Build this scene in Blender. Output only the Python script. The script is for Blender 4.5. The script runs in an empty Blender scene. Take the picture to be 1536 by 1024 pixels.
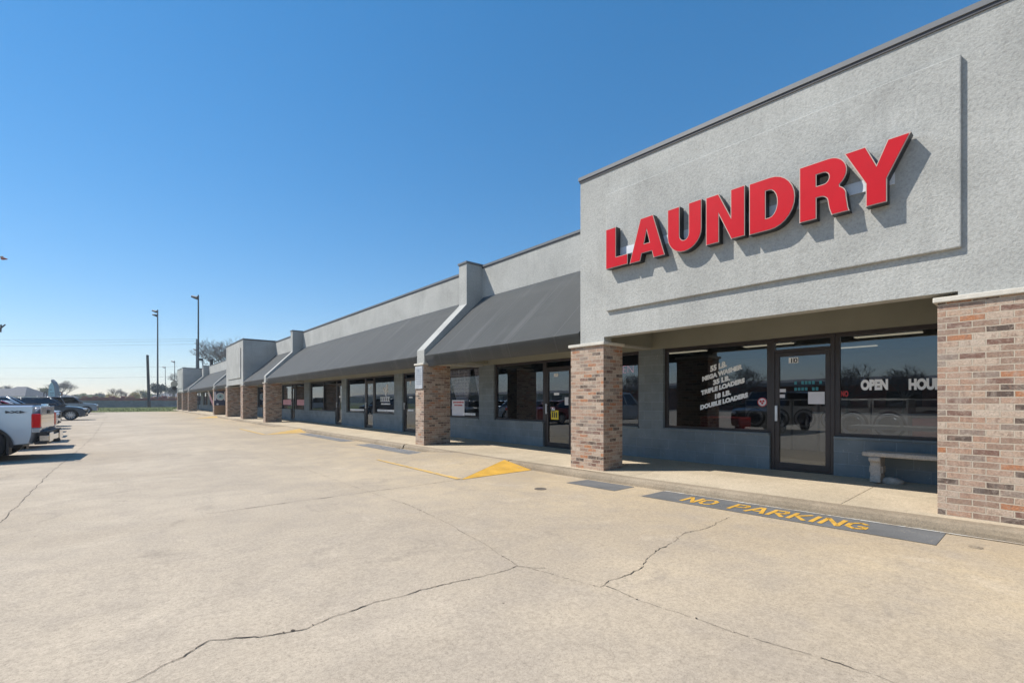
import bpy, bmesh, math, random
from mathutils import Vector, Matrix, noise as mnoise
rnd = random.Random(7)
scene = bpy.context.scene
COL = scene.collection
D = bpy.data

# ------------------------------------------------------------------ materials
def nmat(name):
    m = D.materials.new(name); m.use_nodes = True
    nt = m.node_tree; nt.nodes.clear()
    out = nt.nodes.new('ShaderNodeOutputMaterial')
    b = nt.nodes.new('ShaderNodeBsdfPrincipled')
    nt.links.new(b.outputs[0], out.inputs[0])
    return m, nt, b, out
def N(nt, typ, **kw):
    n = nt.nodes.new(typ)
    for k, v in kw.items():
        if k.startswith('i_'):
            key = k[2:]
            key = int(key) if key.isdigit() else key.replace('_', ' ')
            n.inputs[key].default_value = v
        else: setattr(n, k, v)
    return n
def L(nt, a, b): nt.links.new(a, b)
def c4(c): return (c[0], c[1], c[2], 1)
def ramp(nt, fac, stops, interp='LINEAR'):
    r = N(nt, 'ShaderNodeValToRGB'); r.color_ramp.interpolation = interp
    els = r.color_ramp.elements
    while len(els) < len(stops): els.new(0.5)
    for e, (p, c) in zip(els, stops): e.position = p; e.color = c4(c) if not isinstance(c, (int, float)) else (c, c, c, 1)
    L(nt, fac, r.inputs[0]); return r.outputs[0]
def noise(nt, vec, scale, detail=4, rough=.6, dist=0):
    n = N(nt, 'ShaderNodeTexNoise'); n.inputs['Scale'].default_value = scale
    n.inputs['Detail'].default_value = detail; n.inputs['Roughness'].default_value = rough
    n.inputs['Distortion'].default_value = dist
    L(nt, vec, n.inputs['Vector']); return n.outputs['Fac']
def mixc(nt, fac, a, b, mode='MIX'):
    m = N(nt, 'ShaderNodeMix', data_type='RGBA', blend_type=mode)
    for v, s in ((fac, 0), (a, 6), (b, 7)):
        if isinstance(v, (int, float)): m.inputs[s].default_value = v
        elif isinstance(v, tuple): m.inputs[s].default_value = c4(v)
        else: L(nt, v, m.inputs[s])
    return m.outputs[2]
def math_(nt, op, a, b=None, clamp=False):
    m = N(nt, 'ShaderNodeMath', operation=op, use_clamp=clamp)
    for v, s in ((a, 0), (b, 1)):
        if v is None: continue
        if isinstance(v, (int, float)): m.inputs[s].default_value = v
        else: L(nt, v, m.inputs[s])
    return m.outputs[0]
def bump(nt, b, h, strength, dist):
    n = N(nt, 'ShaderNodeBump'); n.inputs['Strength'].default_value = strength; n.inputs['Distance'].default_value = dist
    L(nt, h, n.inputs['Height']); L(nt, n.outputs[0], b.inputs['Normal'])
def pos(nt): return N(nt, 'ShaderNodeNewGeometry').outputs['Position']
def objc(nt): return N(nt, 'ShaderNodeTexCoord').outputs['Object']
def uvc(nt): return N(nt, 'ShaderNodeTexCoord').outputs['UV']

def simple(name, col, rough=.6, metal=0, var=.12, scale=6, bmp=0, coat=0, spec=.5):
    m, nt, b, o = nmat(name)
    p = objc(nt)
    n1 = noise(nt, p, scale, 5)
    lo = tuple(c*(1-var) for c in col); hi = tuple(min(1, c*(1+var)) for c in col)
    L(nt, ramp(nt, n1, [(.3, lo), (.7, hi)]), b.inputs['Base Color'])
    b.inputs['Roughness'].default_value = rough; b.inputs['Metallic'].default_value = metal
    b.inputs['Specular IOR Level'].default_value = spec
    if coat: b.inputs['Coat Weight'].default_value = coat; b.inputs['Coat Roughness'].default_value = .04
    if bmp: bump(nt, b, noise(nt, p, scale*8, 4), bmp, .01)
    return m

def concrete(name, cA, cB, cStain, grain=1.0, edge=False):
    m, nt, b, o = nmat(name)
    p = pos(nt)
    big = noise(nt, p, .35, 5, .55, .6); mid = noise(nt, p, 2.2, 5, .6); fine = noise(nt, p, 55, 3, .7); spk = noise(nt, p, 160, 2, .6)
    c = ramp(nt, big, [(.36, cA), (.64, cB)])
    if edge:   # traffic greys the drive lane, run-off yellows the strip by the kerb
        sx = N(nt, 'ShaderNodeSeparateXYZ'); L(nt, p, sx.inputs[0])
        g = math_(nt, 'ADD', sx.outputs[0], math_(nt, 'MULTIPLY', big, 5.0))
        f = math_(nt, 'MULTIPLY', math_(nt, 'SUBTRACT', g, 4.0), .2, True)
        c = mixc(nt, f, c, mixc(nt, 1.0, c, (1.0, .93, .78), 'MULTIPLY'))
        mp = N(nt, 'ShaderNodeMapping'); mp.inputs['Scale'].default_value = (1.3, .16, 1)
        L(nt, p, mp.inputs[0])
        st = noise(nt, mp.outputs[0], 1.0, 5, .6, .4)
        c = mixc(nt, ramp(nt, st, [(.5, 0.0), (.78, .38)]), c, cStain)
    c = mixc(nt, ramp(nt, mid, [(.42, 0.0), (.8, .6)]), c, cStain)
    pat = noise(nt, p, 1.1, 6, .68, 1.2)
    c = mixc(nt, ramp(nt, pat, [(.56, 0.0), (.68, .22), (.76, .34)]), c, tuple(x*1.28 for x in cB))       # sun-bleached patches
    c = mixc(nt, ramp(nt, noise(nt, p, .75, 6, .7, 1.5), [(.57, 0.0), (.72, .55)]), c, tuple(x*.72 for x in cStain))   # old spills
    c = mixc(nt, 1.0, c, ramp(nt, noise(nt, p, 24, 3, .75), [(.28, .84), (.5, 1.0), (.75, 1.12)]), 'MULTIPLY')
    pv = N(nt, 'ShaderNodeTexVoronoi'); pv.inputs['Scale'].default_value = 2.1; pv.inputs['Randomness'].default_value = 1; L(nt, p, pv.inputs['Vector'])
    pd = math_(nt, 'ADD', pv.outputs['Distance'], math_(nt, 'MULTIPLY', fine, .05))
    c = mixc(nt, math_(nt, 'MULTIPLY', ramp(nt, pd, [(.045, 1.0), (.06, 0.0)]), ramp(nt, noise(nt, p, 1.7, 2), [(.5, 0.0), (.56, .8)])), c, (.10, .075, .055))   # pits and gum spots
    c = mixc(nt, 1.0, c, ramp(nt, fine, [(.25, .74), (.5, 1.0), (.8, 1.16)]), 'MULTIPLY')
    c = mixc(nt, ramp(nt, spk, [(.3, .75*grain), (.42, 0.0)]), c, (.16, .13, .10))
    c = mixc(nt, ramp(nt, spk, [(.66, 0.0), (.76, .45*grain)]), c, (.66, .6, .5))
    # hairline crazing
    dn = N(nt, 'ShaderNodeTexNoise'); dn.inputs['Scale'].default_value = 1.3; L(nt, p, dn.inputs['Vector'])
    va = N(nt, 'ShaderNodeVectorMath', operation='MULTIPLY_ADD'); va.inputs[1].default_value = (.8, .8, .8)
    L(nt, dn.outputs['Color'], va.inputs[0]); L(nt, p, va.inputs[2])
    vo = N(nt, 'ShaderNodeTexVoronoi', feature='DISTANCE_TO_EDGE'); vo.inputs['Scale'].default_value = 3.2; L(nt, va.outputs[0], vo.inputs['Vector'])
    hl = ramp(nt, vo.outputs['Distance'], [(0.0, 1.0), (.012, 0.0)])
    msk = ramp(nt, noise(nt, p, .55, 3), [(.46, 0.0), (.6, .28)])
    c = mixc(nt, math_(nt, 'MULTIPLY', hl, msk), c, (.15, .12, .09))
    L(nt, c, b.inputs['Base Color'])
    b.inputs['Roughness'].default_value = .9; b.inputs['Specular IOR Level'].default_value = .25
    h = math_(nt, 'ADD', math_(nt, 'MULTIPLY', fine, .5), spk)
    bump(nt, b, h, .36, .004*grain)
    return m

def brickmat():
    m, nt, b, o = nmat('brick')
    uv = uvc(nt)
    # slight waviness so courses are not ruler straight
    wn = N(nt, 'ShaderNodeTexNoise'); wn.inputs['Scale'].default_value = 6; L(nt, uv, wn.inputs['Vector'])
    wv = N(nt, 'ShaderNodeVectorMath', operation='MULTIPLY_ADD'); wv.inputs[1].default_value = (.011, .012, 0)
    L(nt, wn.outputs['Color'], wv.inputs[0]); L(nt, uv, wv.inputs[2])
    bt = N(nt, 'ShaderNodeTexBrick'); bt.offset = .5; bt.squash = 1
    bt.inputs['Color1'].default_value = (0, 0, 0, 1); bt.inputs['Color2'].default_value = (1, 1, 1, 1)
    bt.inputs['Mortar'].default_value = (.5, .5, .5, 1); bt.inputs['Scale'].default_value = 1
    bt.inputs['Mortar Size'].default_value = .0065; bt.inputs['Mortar Smooth'].default_value = .2
    bt.inputs['Brick Width'].default_value = .2032; bt.inputs['Row Height'].default_value = .0677
    L(nt, wv.outputs[0], bt.inputs['Vector'])
    per = bt.outputs['Color']
    pal = ramp(nt, per, [(0, (.20, .115, .09)), (.10, (.115, .085, .072)), (.18, (.40, .25, .18)), (.32, (.46, .33, .25)), (.46, (.31, .21, .16)),
                         (.58, (.49, .38, .30)), (.70, (.42, .19, .10)), (.77, (.42, .285, .215)), (.87, (.27, .21, .175)), (.95, (.52, .42, .34))], 'CONSTANT')
    f1 = noise(nt, uv, 9, 5, .7, 1.0); f2 = noise(nt, uv, 60, 3, .7)
    mp = N(nt, 'ShaderNodeMapping'); mp.inputs['Scale'].default_value = (22, 6, 1); L(nt, uv, mp.inputs[0])
    f3 = noise(nt, mp.outputs[0], 1, 3, .6)
    c = mixc(nt, ramp(nt, f1, [(.47, 0.0), (.66, .62)]), pal, (.47, .385, .32))
    c = mixc(nt, ramp(nt, f3, [(.53, 0.0), (.68, .62)]), c, (.25, .165, .13))
    c = mixc(nt, 1.0, c, ramp(nt, f2, [(.25, .62), (.75, 1.25)]), 'MULTIPLY')
    mort = mixc(nt, f2, (.40, .33, .25), (.56, .48, .38))
    c = mixc(nt, 1.0, c, (1.0, .985, .945), 'MULTIPLY')
    f4 = noise(nt, uv, 26, 4, .75, .8)                     # kiln flashing and weathering inside each brick
    c = mixc(nt, ramp(nt, f4, [(.30, .55), (.46, 0.0)]), c, (.17, .125, .10))
    c = mixc(nt, ramp(nt, f4, [(.58, 0.0), (.72, .5)]), c, (.56, .49, .41))
    c = mixc(nt, ramp(nt, noise(nt, uv, 1.6, 5, .65), [(.5, 0.0), (.75, .35)]), c, (.36, .32, .28))
    c = mixc(nt, bt.outputs['Fac'], c, mort)
    L(nt, c, b.inputs['Base Color']); b.inputs['Roughness'].default_value = .88; b.inputs['Specular IOR Level'].default_value = .2
    inv = math_(nt, 'SUBTRACT', 1.0, bt.outputs['Fac'])
    h = math_(nt, 'ADD', inv, math_(nt, 'MULTIPLY', f2, .35))
    bump(nt, b, h, 1.0, .010)
    return m

def stuccomat(name, col, bs=1.0):
    m, nt, b, o = nmat(name)
    p = pos(nt)
    a = noise(nt, p, 34, 3, .7, 0); f = noise(nt, p, 120, 3, .6); g = noise(nt, p, .9, 5, .6, .5)
    lo = tuple(x*.86 for x in col); hi = tuple(x*1.09 for x in col)
    c = ramp(nt, g, [(.32, lo), (.68, hi)])
    c = mixc(nt, 1.0, c, ramp(nt, a, [(.3, .8), (.5, 1.0), (.72, 1.13)]), 'MULTIPLY')
    # rain streaks running down
    mp = N(nt, 'ShaderNodeMapping'); mp.inputs['Scale'].default_value = (5, 5, .35); L(nt, p, mp.inputs[0])
    st = noise(nt, mp.outputs[0], 1, 4, .6)
    c = mixc(nt, ramp(nt, st, [(.54, 0.0), (.78, .34)]), c, tuple(x*.62 for x in col))
    L(nt, c, b.inputs['Base Color']); b.inputs['Roughness'].default_value = .92; b.inputs['Specular IOR Level'].default_value = .2
    bump(nt, b, math_(nt, 'ADD', a, math_(nt, 'MULTIPLY', f, .5)), .42*bs, .02)
    return m

def cmumat(name, col):
    m, nt, b, o = nmat(name)
    uv = uvc(nt); p = pos(nt)
    bt = N(nt, 'ShaderNodeTexBrick'); bt.offset = .5
    bt.inputs['Color1'].default_value = (.92, .92, .92, 1); bt.inputs['Color2'].default_value = (1.06, 1.06, 1.06, 1)
    bt.inputs['Mortar'].default_value = (1.24, 1.25, 1.26, 1); bt.inputs['Scale'].default_value = 1
    bt.inputs['Mortar Size'].default_value = .009; bt.inputs['Mortar Smooth'].default_value = .6
    bt.inputs['Brick Width'].default_value = .406; bt.inputs['Row Height'].default_value = .203
    L(nt, uv, bt.inputs['Vector'])
    f = noise(nt, p, 120, 3, .7); g = noise(nt, p, 2.5, 5, .65)
    c = mixc(nt, 1.0, col, bt.outputs['Color'], 'MULTIPLY')
    c = mixc(nt, 1.0, c, ramp(nt, g, [(.3, .82), (.7, 1.1)]), 'MULTIPLY')
    sc = noise(nt, p, 14, 3, .5, 2.0)
    c = mixc(nt, ramp(nt, sc, [(.68, 0.0), (.73, .55)]), c, (.42, .43, .43))     # scuffs through the paint
    L(nt, c, b.inputs['Base Color']); b.inputs['Roughness'].default_value = .7; b.inputs['Specular IOR Level'].default_value = .3
    h = math_(nt, 'ADD', math_(nt, 'MULTIPLY', bt.outputs['Fac'], -1.0), math_(nt, 'MULTIPLY', f, .5))
    bump(nt, b, h, .6, .006)
    return m

def glassmat(name, tint, refl, rough=0.0):
    m, nt, b, o = nmat(name); nt.nodes.remove(b)
    tr = N(nt, 'ShaderNodeBsdfTransparent'); tr.inputs[0].default_value = c4(tint)
    gl = N(nt, 'ShaderNodeBsdfGlossy'); gl.inputs['Roughness'].default_value = rough; gl.inputs['Color'].default_value = (.86, .93, 1, 1)
    p = pos(nt)
    bn = N(nt, 'ShaderNodeBump'); bn.inputs['Strength'].default_value = .035; bn.inputs['Distance'].default_value = .02
    L(nt, noise(nt, p, 1.1, 2), bn.inputs['Height']); L(nt, bn.outputs[0], gl.inputs['Normal'])
    fr = N(nt, 'ShaderNodeFresnel'); fr.inputs['IOR'].default_value = 1.5
    bf = N(nt, 'ShaderNodeNewGeometry').outputs['Backfacing']      # only the outer skin of the pane mirrors
    f = math_(nt, 'MULTIPLY', math_(nt, 'ADD', fr.outputs[0], refl), math_(nt, 'SUBTRACT', 1.0, bf), True)
    mx = N(nt, 'ShaderNodeMixShader'); L(nt, f, mx.inputs[0]); L(nt, tr.outputs[0], mx.inputs[1]); L(nt, gl.outputs[0], mx.inputs[2])
    L(nt, mx.outputs[0], o.inputs[0]); return m

def awnmat():
    m, nt, b, o = nmat('awning_fabric')
    p = pos(nt)
    g = noise(nt, p, .7, 4, .6, .5); f = noise(nt, p, 220, 2)
    mp = N(nt, 'ShaderNodeMapping'); mp.inputs['Scale'].default_value = (.25, 2.4, .25); L(nt, p, mp.inputs[0])
    s = noise(nt, mp.outputs[0], 1, 3, .5)
    c = ramp(nt, g, [(.3, (.050, .052, .050)), (.7, (.064, .066, .063))])
    c = mixc(nt, ramp(nt, s, [(.55, 0.0), (.75, .45)]), c, (.125, .122, .12))
    c = mixc(nt, 1.0, c, ramp(nt, f, [(.3, .88), (.7, 1.1)]), 'MULTIPLY')
    L(nt, c, b.inputs['Base Color']); b.inputs['Roughness'].default_value = .85; b.inputs['Specular IOR Level'].default_value = .2
    b.inputs['Sheen Weight'].default_value = .15
    sx = N(nt, 'ShaderNodeSeparateXYZ'); L(nt, p, sx.inputs[0])
    sm = math_(nt, 'ABSOLUTE', math_(nt, 'SUBTRACT', math_(nt, 'FRACT', math_(nt, 'MULTIPLY', sx.outputs[1], .66)), .5))
    seam = ramp(nt, sm, [(.0, 1.0), (.02, 0.0)])          # sewn panel seams
    bump(nt, b, math_(nt, 'ADD', math_(nt, 'MULTIPLY', f, .12), seam), .45, .01)
    c = mixc(nt, math_(nt, 'MULTIPLY', seam, .22), c, (.125, .123, .12)); L(nt, c, b.inputs['Base Color'])
    return m

def paintmark(name, col, under, wear):
    m, nt, b, o = nmat(name)
    p = pos(nt)
    w = noise(nt, p, 9, 6, .75, .5); f = noise(nt, p, 70, 3)
    g = noise(nt, p, 2.0, 4)
    c = mixc(nt, 1.0, col, ramp(nt, g, [(.3, .82), (.7, 1.15)]), 'MULTIPLY')
    c = mixc(nt, ramp(nt, w, [(wear, 0.0), (wear+.12, .8)]), c, under)
    c = mixc(nt, 1.0, c, ramp(nt, f, [(.3, .85), (.7, 1.12)]), 'MULTIPLY')
    L(nt, c, b.inputs['Base Color']); b.inputs['Roughness'].default_value = .85; b.inputs['Specular IOR Level'].default_value = .25
    bump(nt, b, f, .3, .003)
    return m

def emis(name, col, s):
    m, nt, b, o = nmat(name)
    b.inputs['Base Color'].default_value = c4(col); b.inputs['Emission Color'].default_value = c4(col); b.inputs['Emission Strength'].default_value = s
    return m

M = {}
M['lot'] = concrete('lot_concrete', (.40, .332, .25), (.49, .412, .315), (.33, .28, .225), 1.0, True)
M['walk'] = concrete('walk_concrete', (.45, .37, .26), (.55, .46, .335), (.36, .30, .215), .7)
M['kerb'] = concrete('kerb_concrete', (.27, .215, .15), (.37, .30, .215), (.18, .145, .10), 1.6)
M['brick'] = brickmat()
M['cap'] = simple('cap_concrete', (.58, .54, .46), .85, var=.12, scale=9, bmp=.3)
M['stucco'] = stuccomat('stucco', (.41, .408, .38))
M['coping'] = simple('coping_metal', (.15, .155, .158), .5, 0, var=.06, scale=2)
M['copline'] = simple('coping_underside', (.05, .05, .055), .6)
M['awning'] = awnmat()
M['cmu'] = cmumat('painted_block', (.19, .22, .232))
M['soffit'] = simple('soffit_paint', (.25, .245, .195), .75, var=.08, scale=1.5, bmp=.15)
M['bronze'] = simple('bronze_frame', (.045, .036, .034), .4, .3, var=.15, scale=4)
M['glass'] = glassmat('tinted_glass', (.42, .44, .46), .085)
M['clearglass'] = glassmat('shop_glass', (.88, .89, .90), 0.0)
M['carglass'] = glassmat('car_glass', (.02, .025, .03), .06)
M['white'] = simple('white_vinyl', (.90, .90, .90), .5, var=.05)
M['paper'] = simple('paper', (.66, .66, .70), .8, var=.06)
M['notice'] = simple('weathered_notice', (.40, .42, .44), .8, var=.15, scale=4)
M['red'] = simple('red_acrylic', (.50, .006, .014), .45, var=.06, scale=3, spec=.2)
M['trim'] = simple('beige_trim', (.50, .38, .32), .5, 0, var=.05)
M['black'] = simple('black_metal', (.018, .02, .022), .4, .2, var=.2)
M['raceway'] = simple('raceway_metal', (.62, .64, .66), .5, .1, var=.06)
M['yellow'] = paintmark('yellow_paint', (.62, .35, .055), (.45, .36, .26), .60)
M['yellow_worn'] = paintmark('worn_yellow_paint', (.60, .38, .11), (.46, .37, .27), .50)
M['greymat'] = paintmark('grey_paint', (.14, .14, .138), (.33, .28, .22), .60)
M['greyworn'] = paintmark('worn_grey_paint', (.17, .175, .18), (.40, .33, .25), .52)
M['whiteline'] = paintmark('worn_white_paint', (.55, .54, .50), (.36, .29, .21), .42)
M['crack'] = simple('crack_dirt', (.055, .043, .032), .95, var=.3, scale=20)
M['joint'] = simple('joint_sealant', (.105, .085, .066), .9, var=.3, scale=8)
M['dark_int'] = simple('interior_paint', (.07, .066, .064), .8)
M['int_floor'] = simple('interior_tile', (.16, .14, .12), .5)
M['tube'] = emis('lit_tube', (1, .84, .58), 1.1)
M['tube_fill'] = emis('hidden_fill_tube', (1, .92, .8), 10)
M['neon'] = emis('neon_red', (1, .28, .32), 1.6)
M['pink'] = simple('pink_paper', (.62, .30, .33), .7)
M['sred'] = simple('red_print', (.45, .03, .035), .6)
M['teal'] = simple('teal_vinyl', (.03, .20, .24), .5)
M['syellow'] = simple('yellow_card', (.72, .55, .03), .6)
M['navy'] = simple('navy_print', (.02, .03, .08), .5)
M['tan'] = simple('shaded_brick_slab', (.30, .17, .08), .6, var=.2)
M['curtain'] = simple('curtain_cloth', (.48, .48, .55), .9, var=.15)
M['bench'] = concrete('cast_stone', (.42, .38, .33), (.55, .50, .44), (.30, .26, .22), 1.2)
M['rock'] = simple('rock', (.40, .36, .31), .9, var=.35, scale=12, bmp=.6)
M['steel'] = simple('brushed_steel', (.55, .56, .58), .3, .8)
M['washer'] = simple('white_enamel', (.55, .55, .55), .35)
M['tyre'] = simple('tyre_rubber', (.014, .014, .015), .8, var=.2)
M['rim'] = simple('alloy_rim', (.45, .46, .48), .3, .85)
M['darkplastic'] = simple('dark_plastic', (.02, .02, .022), .55)
M['taillight'] = simple('red_lens', (.68, .010, .016), .12, var=.05, coat=.5)
M['lens'] = simple('clear_lens', (.55, .58, .6), .1, .3)
M['chrome'] = simple('chrome', (.62, .63, .65), .12, 1.0, var=.03)
for n, c, me in (('silver', (.62, .65, .70), .6), ('redcar', (.30, .012, .02), .2), ('whitecar', (.72, .73, .74), 0), ('bluesilver', (.38, .46, .54), .4),
                 ('charcoal', (.035, .045, .06), .4), ('greycar', (.17, .18, .20), .5), ('blackcar', (.012, .013, .016), .2), ('beigecar', (.45, .41, .34), .3)):
    M[n] = simple('paint_'+n, c, .22, me, var=.03, scale=1, coat=.8)
M['bark'] = simple('bark', (.115, .09, .07), .95, var=.3, scale=6)
M['twig'] = simple('twig', (.15, .12, .10), .95, var=.3, scale=3)
M['bud'] = simple('bud_leaf', (.19, .20, .07), .9, var=.4, scale=.6)
M['bushyellow'] = simple('forsythia', (.36, .26, .07), .9, var=.4, scale=.8)
M['ever'] = simple('evergreen', (.045, .065, .05), .9, var=.5, scale=.8)
M['wood'] = simple('dark_wood', (.028, .024, .024), .9, var=.3)
M['pole'] = simple('pole_metal', (.022, .026, .034), .5, .4)
M['greypole'] = simple('grey_pole', (.16, .17, .18), .5, .4)
M['fence'] = concrete('fence_concrete', (.20, .20, .20), (.28, .275, .27), (.13, .13, .13), 1.0)
M['rust'] = simple('rust_red', (.27, .085, .06), .8, var=.4, scale=1.2)
M['orange'] = simple('orange_brick', (.40, .19, .10), .85, var=.4, scale=.7)
M['shingle'] = simple('grey_shingle', (.13, .13, .14), .9, var=.25, scale=3)
M['siding'] = simple('beige_siding', (.42, .39, .33), .8, var=.1)
M['signblue'] = simple('pale_blue_sign', (.42, .60, .64), .5)
M['signgrey'] = simple('grey_sign_fin', (.18, .21, .25), .5)
M['asphalt'] = simple('asphalt', (.06, .06, .06), .9, var=.2, scale=2)
def grassmat():
    m, nt, b, o = nmat('grass'); p = pos(nt)
    c = ramp(nt, noise(nt, p, .35, 5), [(.3, (.075, .10, .028)), (.55, (.115, .135, .04)), (.75, (.19, .17, .07))])
    c = mixc(nt, 1.0, c, ramp(nt, noise(nt, p, 6, 4), [(.3, .7), (.7, 1.25)]), 'MULTIPLY')
    L(nt, c, b.inputs['Base Color']); b.inputs['Roughness'].default_value = .95; b.inputs['Specular IOR Level'].default_value = .1
    return m
M['grass'] = grassmat()

# ------------------------------------------------------------------ mesh helpers
class MB:
    def __init__(s): s.v = []; s.f = []; s.m = []
    def quad(s, pts, mi=0):
        k = len(s.v); s.v += [tuple(p) for p in pts]; s.f.append(tuple(range(k, k+len(pts)))); s.m.append(mi); return s
    def box(s, x0, x1, y0, y1, z0, z1, mi=0):
        k = len(s.v)
        s.v += [(x, y, z) for z in (z0, z1) for y in (y0, y1) for x in (x0, x1)]
        for q in ((0, 2, 3, 1), (4, 5, 7, 6), (0, 1, 5, 4), (2, 6, 7, 3), (0, 4, 6, 2), (1, 3, 7, 5)):
            s.f.append(tuple(k+i for i in q)); s.m.append(mi)
        return s
    def prism(s, poly, axis, a, b, mi=0):
        # poly: 2-D points; axis 'y' -> (x,z), 'x' -> (y,z), 'z' -> (x,y)
        def P(u, w, t): return {'y': (u, t, w), 'x': (t, u, w), 'z': (u, w, t)}[axis]
        k = len(s.v); n = len(poly)
        s.v += [P(u, w, a) for u, w in poly] + [P(u, w, b) for u, w in poly]
        s.f.append(tuple(range(k, k+n))); s.f.append(tuple(range(k+2*n-1, k+n-1, -1))); s.m += [mi, mi]
        for i in range(n):
            j = (i+1) % n; s.f.append((k+i, k+n+i, k+n+j, k+j)); s.m.append(mi)
        return s
    def cyl(s, p0, p1, r0, r1=None, n=10, mi=0, caps=True):
        r1 = r0 if r1 is None else r1
        a = Vector(p0); b = Vector(p1); d = (b-a).normalized()
        u = d.orthogonal().normalized(); w = d.cross(u); k = len(s.v)
        for c, r in ((a, r0), (b, r1)):
            for i in range(n):
                t = 2*math.pi*i/n; s.v.append(tuple(c+u*(r*math.cos(t))+w*(r*math.sin(t))))
        for i in range(n):
            j = (i+1) % n; s.f.append((k+i, k+j, k+n+j, k+n+i)); s.m.append(mi)
        if caps:
            s.f.append(tuple(range(k+n-1, k-1, -1))); s.f.append(tuple(range(k+n, k+2*n))); s.m += [mi, mi]
        return s
    def tube(s, path, r, n=8, mi=0):
        for a, b in zip(path[:-1], path[1:]): s.cyl(a, b, r, r, n, mi)
        return s
    def ball(s, c, rx, ry, rz, nu=10, nv=6, mi=0, jit=0, seed=0):
        k = len(s.v); rr = random.Random(seed)
        for i in range(nv+1):
            th = math.pi*i/nv
            for j in range(nu):
                ph = 2*math.pi*j/nu; q = 1+rr.uniform(-jit, jit)
                s.v.append((c[0]+rx*q*math.sin(th)*math.cos(ph), c[1]+ry*q*math.sin(th)*math.sin(ph), c[2]+rz*q*math.cos(th)))
        for i in range(nv):
            for j in range(nu):
                j2 = (j+1) % nu; s.f.append((k+i*nu+j, k+(i+1)*nu+j, k+(i+1)*nu+j2, k+i*nu+j2)); s.m.append(mi)
        return s
    def add(s, vs, fs, mi=0):
        k = len(s.v); s.v += [tuple(v) for v in vs]
        for f in fs: s.f.append(tuple(k+i for i in f)); s.m.append(mi)
        return s
    def build(s, name, mats, parent=None, world=True, smooth=False, bevel=0, uv=False, base=None, seg=2, merge=0):
        if not isinstance(mats, (list, tuple)): mats = [mats]
        off = Vector((0, 0, 0))
        if parent is None:
            xs = [v[0] for v in s.v]; ys = [v[1] for v in s.v]; zs = [v[2] for v in s.v]
            off = Vector(base) if base else Vector(((min(xs)+max(xs))/2, (min(ys)+max(ys))/2, min(zs)))
        elif world:
            off = wloc(parent)
        me = D.meshes.new(name)
        me.from_pydata([tuple(Vector(v)-off) for v in s.v], [], s.f)
        for mm in mats: me.materials.append(mm)
        for p, mi in zip(me.polygons, s.m): p.material_index = mi; p.use_smooth = smooth
        if uv:
            ul = me.uv_layers.new(name='UVMap'); me.update()
            for p in me.polygons:
                n = p.normal; ax = max(range(3), key=lambda i: abs(n[i]))
                for li in p.loop_indices:
                    co = Vector(me.vertices[me.loops[li].vertex_index].co)+off
                    ul.data[li].uv = ((co.y, co.z), (co.x+.1, co.z), (co.x, co.y))[ax]
        bm = bmesh.new(); bm.from_mesh(me)
        if merge: bmesh.ops.remove_doubles(bm, verts=bm.verts, dist=merge)
        bmesh.ops.recalc_face_normals(bm, faces=bm.faces); bm.to_mesh(me); bm.free()
        o = D.objects.new(name, me); COL.objects.link(o)
        if parent is None: o.location = off
        else: o.parent = parent
        if bevel:
            b = o.modifiers.new('bevel', 'BEVEL'); b.width = bevel; b.segments = seg; b.limit_method = 'ANGLE'; b.angle_limit = math.radians(40)
            b.harden_normals = False
        return o
def wloc(o):
    v = Vector((0, 0, 0))
    while o is not None: v += Vector(o.location); o = o.parent
    return v
def tag(o, label=None, cat=None, group=None, kind=None):
    if label: o['label'] = label
    if cat: o['category'] = cat
    if group: o['group'] = group
    if kind: o['kind'] = kind
    return o
def thing(name, label, cat, loc, rotz=0, group=None):
    o = D.objects.new(name, None); COL.objects.link(o); o.location = loc; o.rotation_euler = (0, 0, rotz)
    o.empty_display_size = .3
    return tag(o, label, cat, group)
def structure(o): o['kind'] = 'structure'; return o
def copy_tree(o, parent=None):
    c = o.copy(); COL.objects.link(c)
    if parent is not None: c.parent = parent
    for ch in list(o.children): copy_tree(ch, c)
    return c
def gz(y):
    return .013*max(0.0, 5.8-max(y, -15.0))
def G(x, y):          # a point measured on level ground, moved onto the gently rising lot
    t = 1.0
    for _ in range(6): t = (1.45-gz(y*t))/1.45
    return (x*t, y*t)
def text(body, size, mb, fn, offset=0, mi=0, extr=0, align='LEFT', sx=1.0, shear=0):
    cu = D.curves.new('t', 'FONT'); cu.body = body; cu.size = size; cu.offset = offset; cu.extrude = 0; cu.align_x = align
    cu.resolution_u = 4
    o = D.objects.new('t', cu); COL.objects.link(o)
    dg = bpy.context.evaluated_depsgraph_get(); me = D.meshes.new_from_object(o.evaluated_get(dg))
    vs = [fn(v.co.x*sx, v.co.y+shear*v.co.x*sx) for v in me.vertices]
    mb.add(vs, [tuple(p.vertices) for p in me.polygons], mi)
    w = max((v.co.x*sx for v in me.vertices), default=0)
    D.objects.remove(o); D.curves.remove(cu); D.meshes.remove(me)
    return w
def facade(x, y, z):   # lettering facing the lot: u runs right (towards -Y), v up
    return lambda u, v: (x, y-u, z+v)

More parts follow.
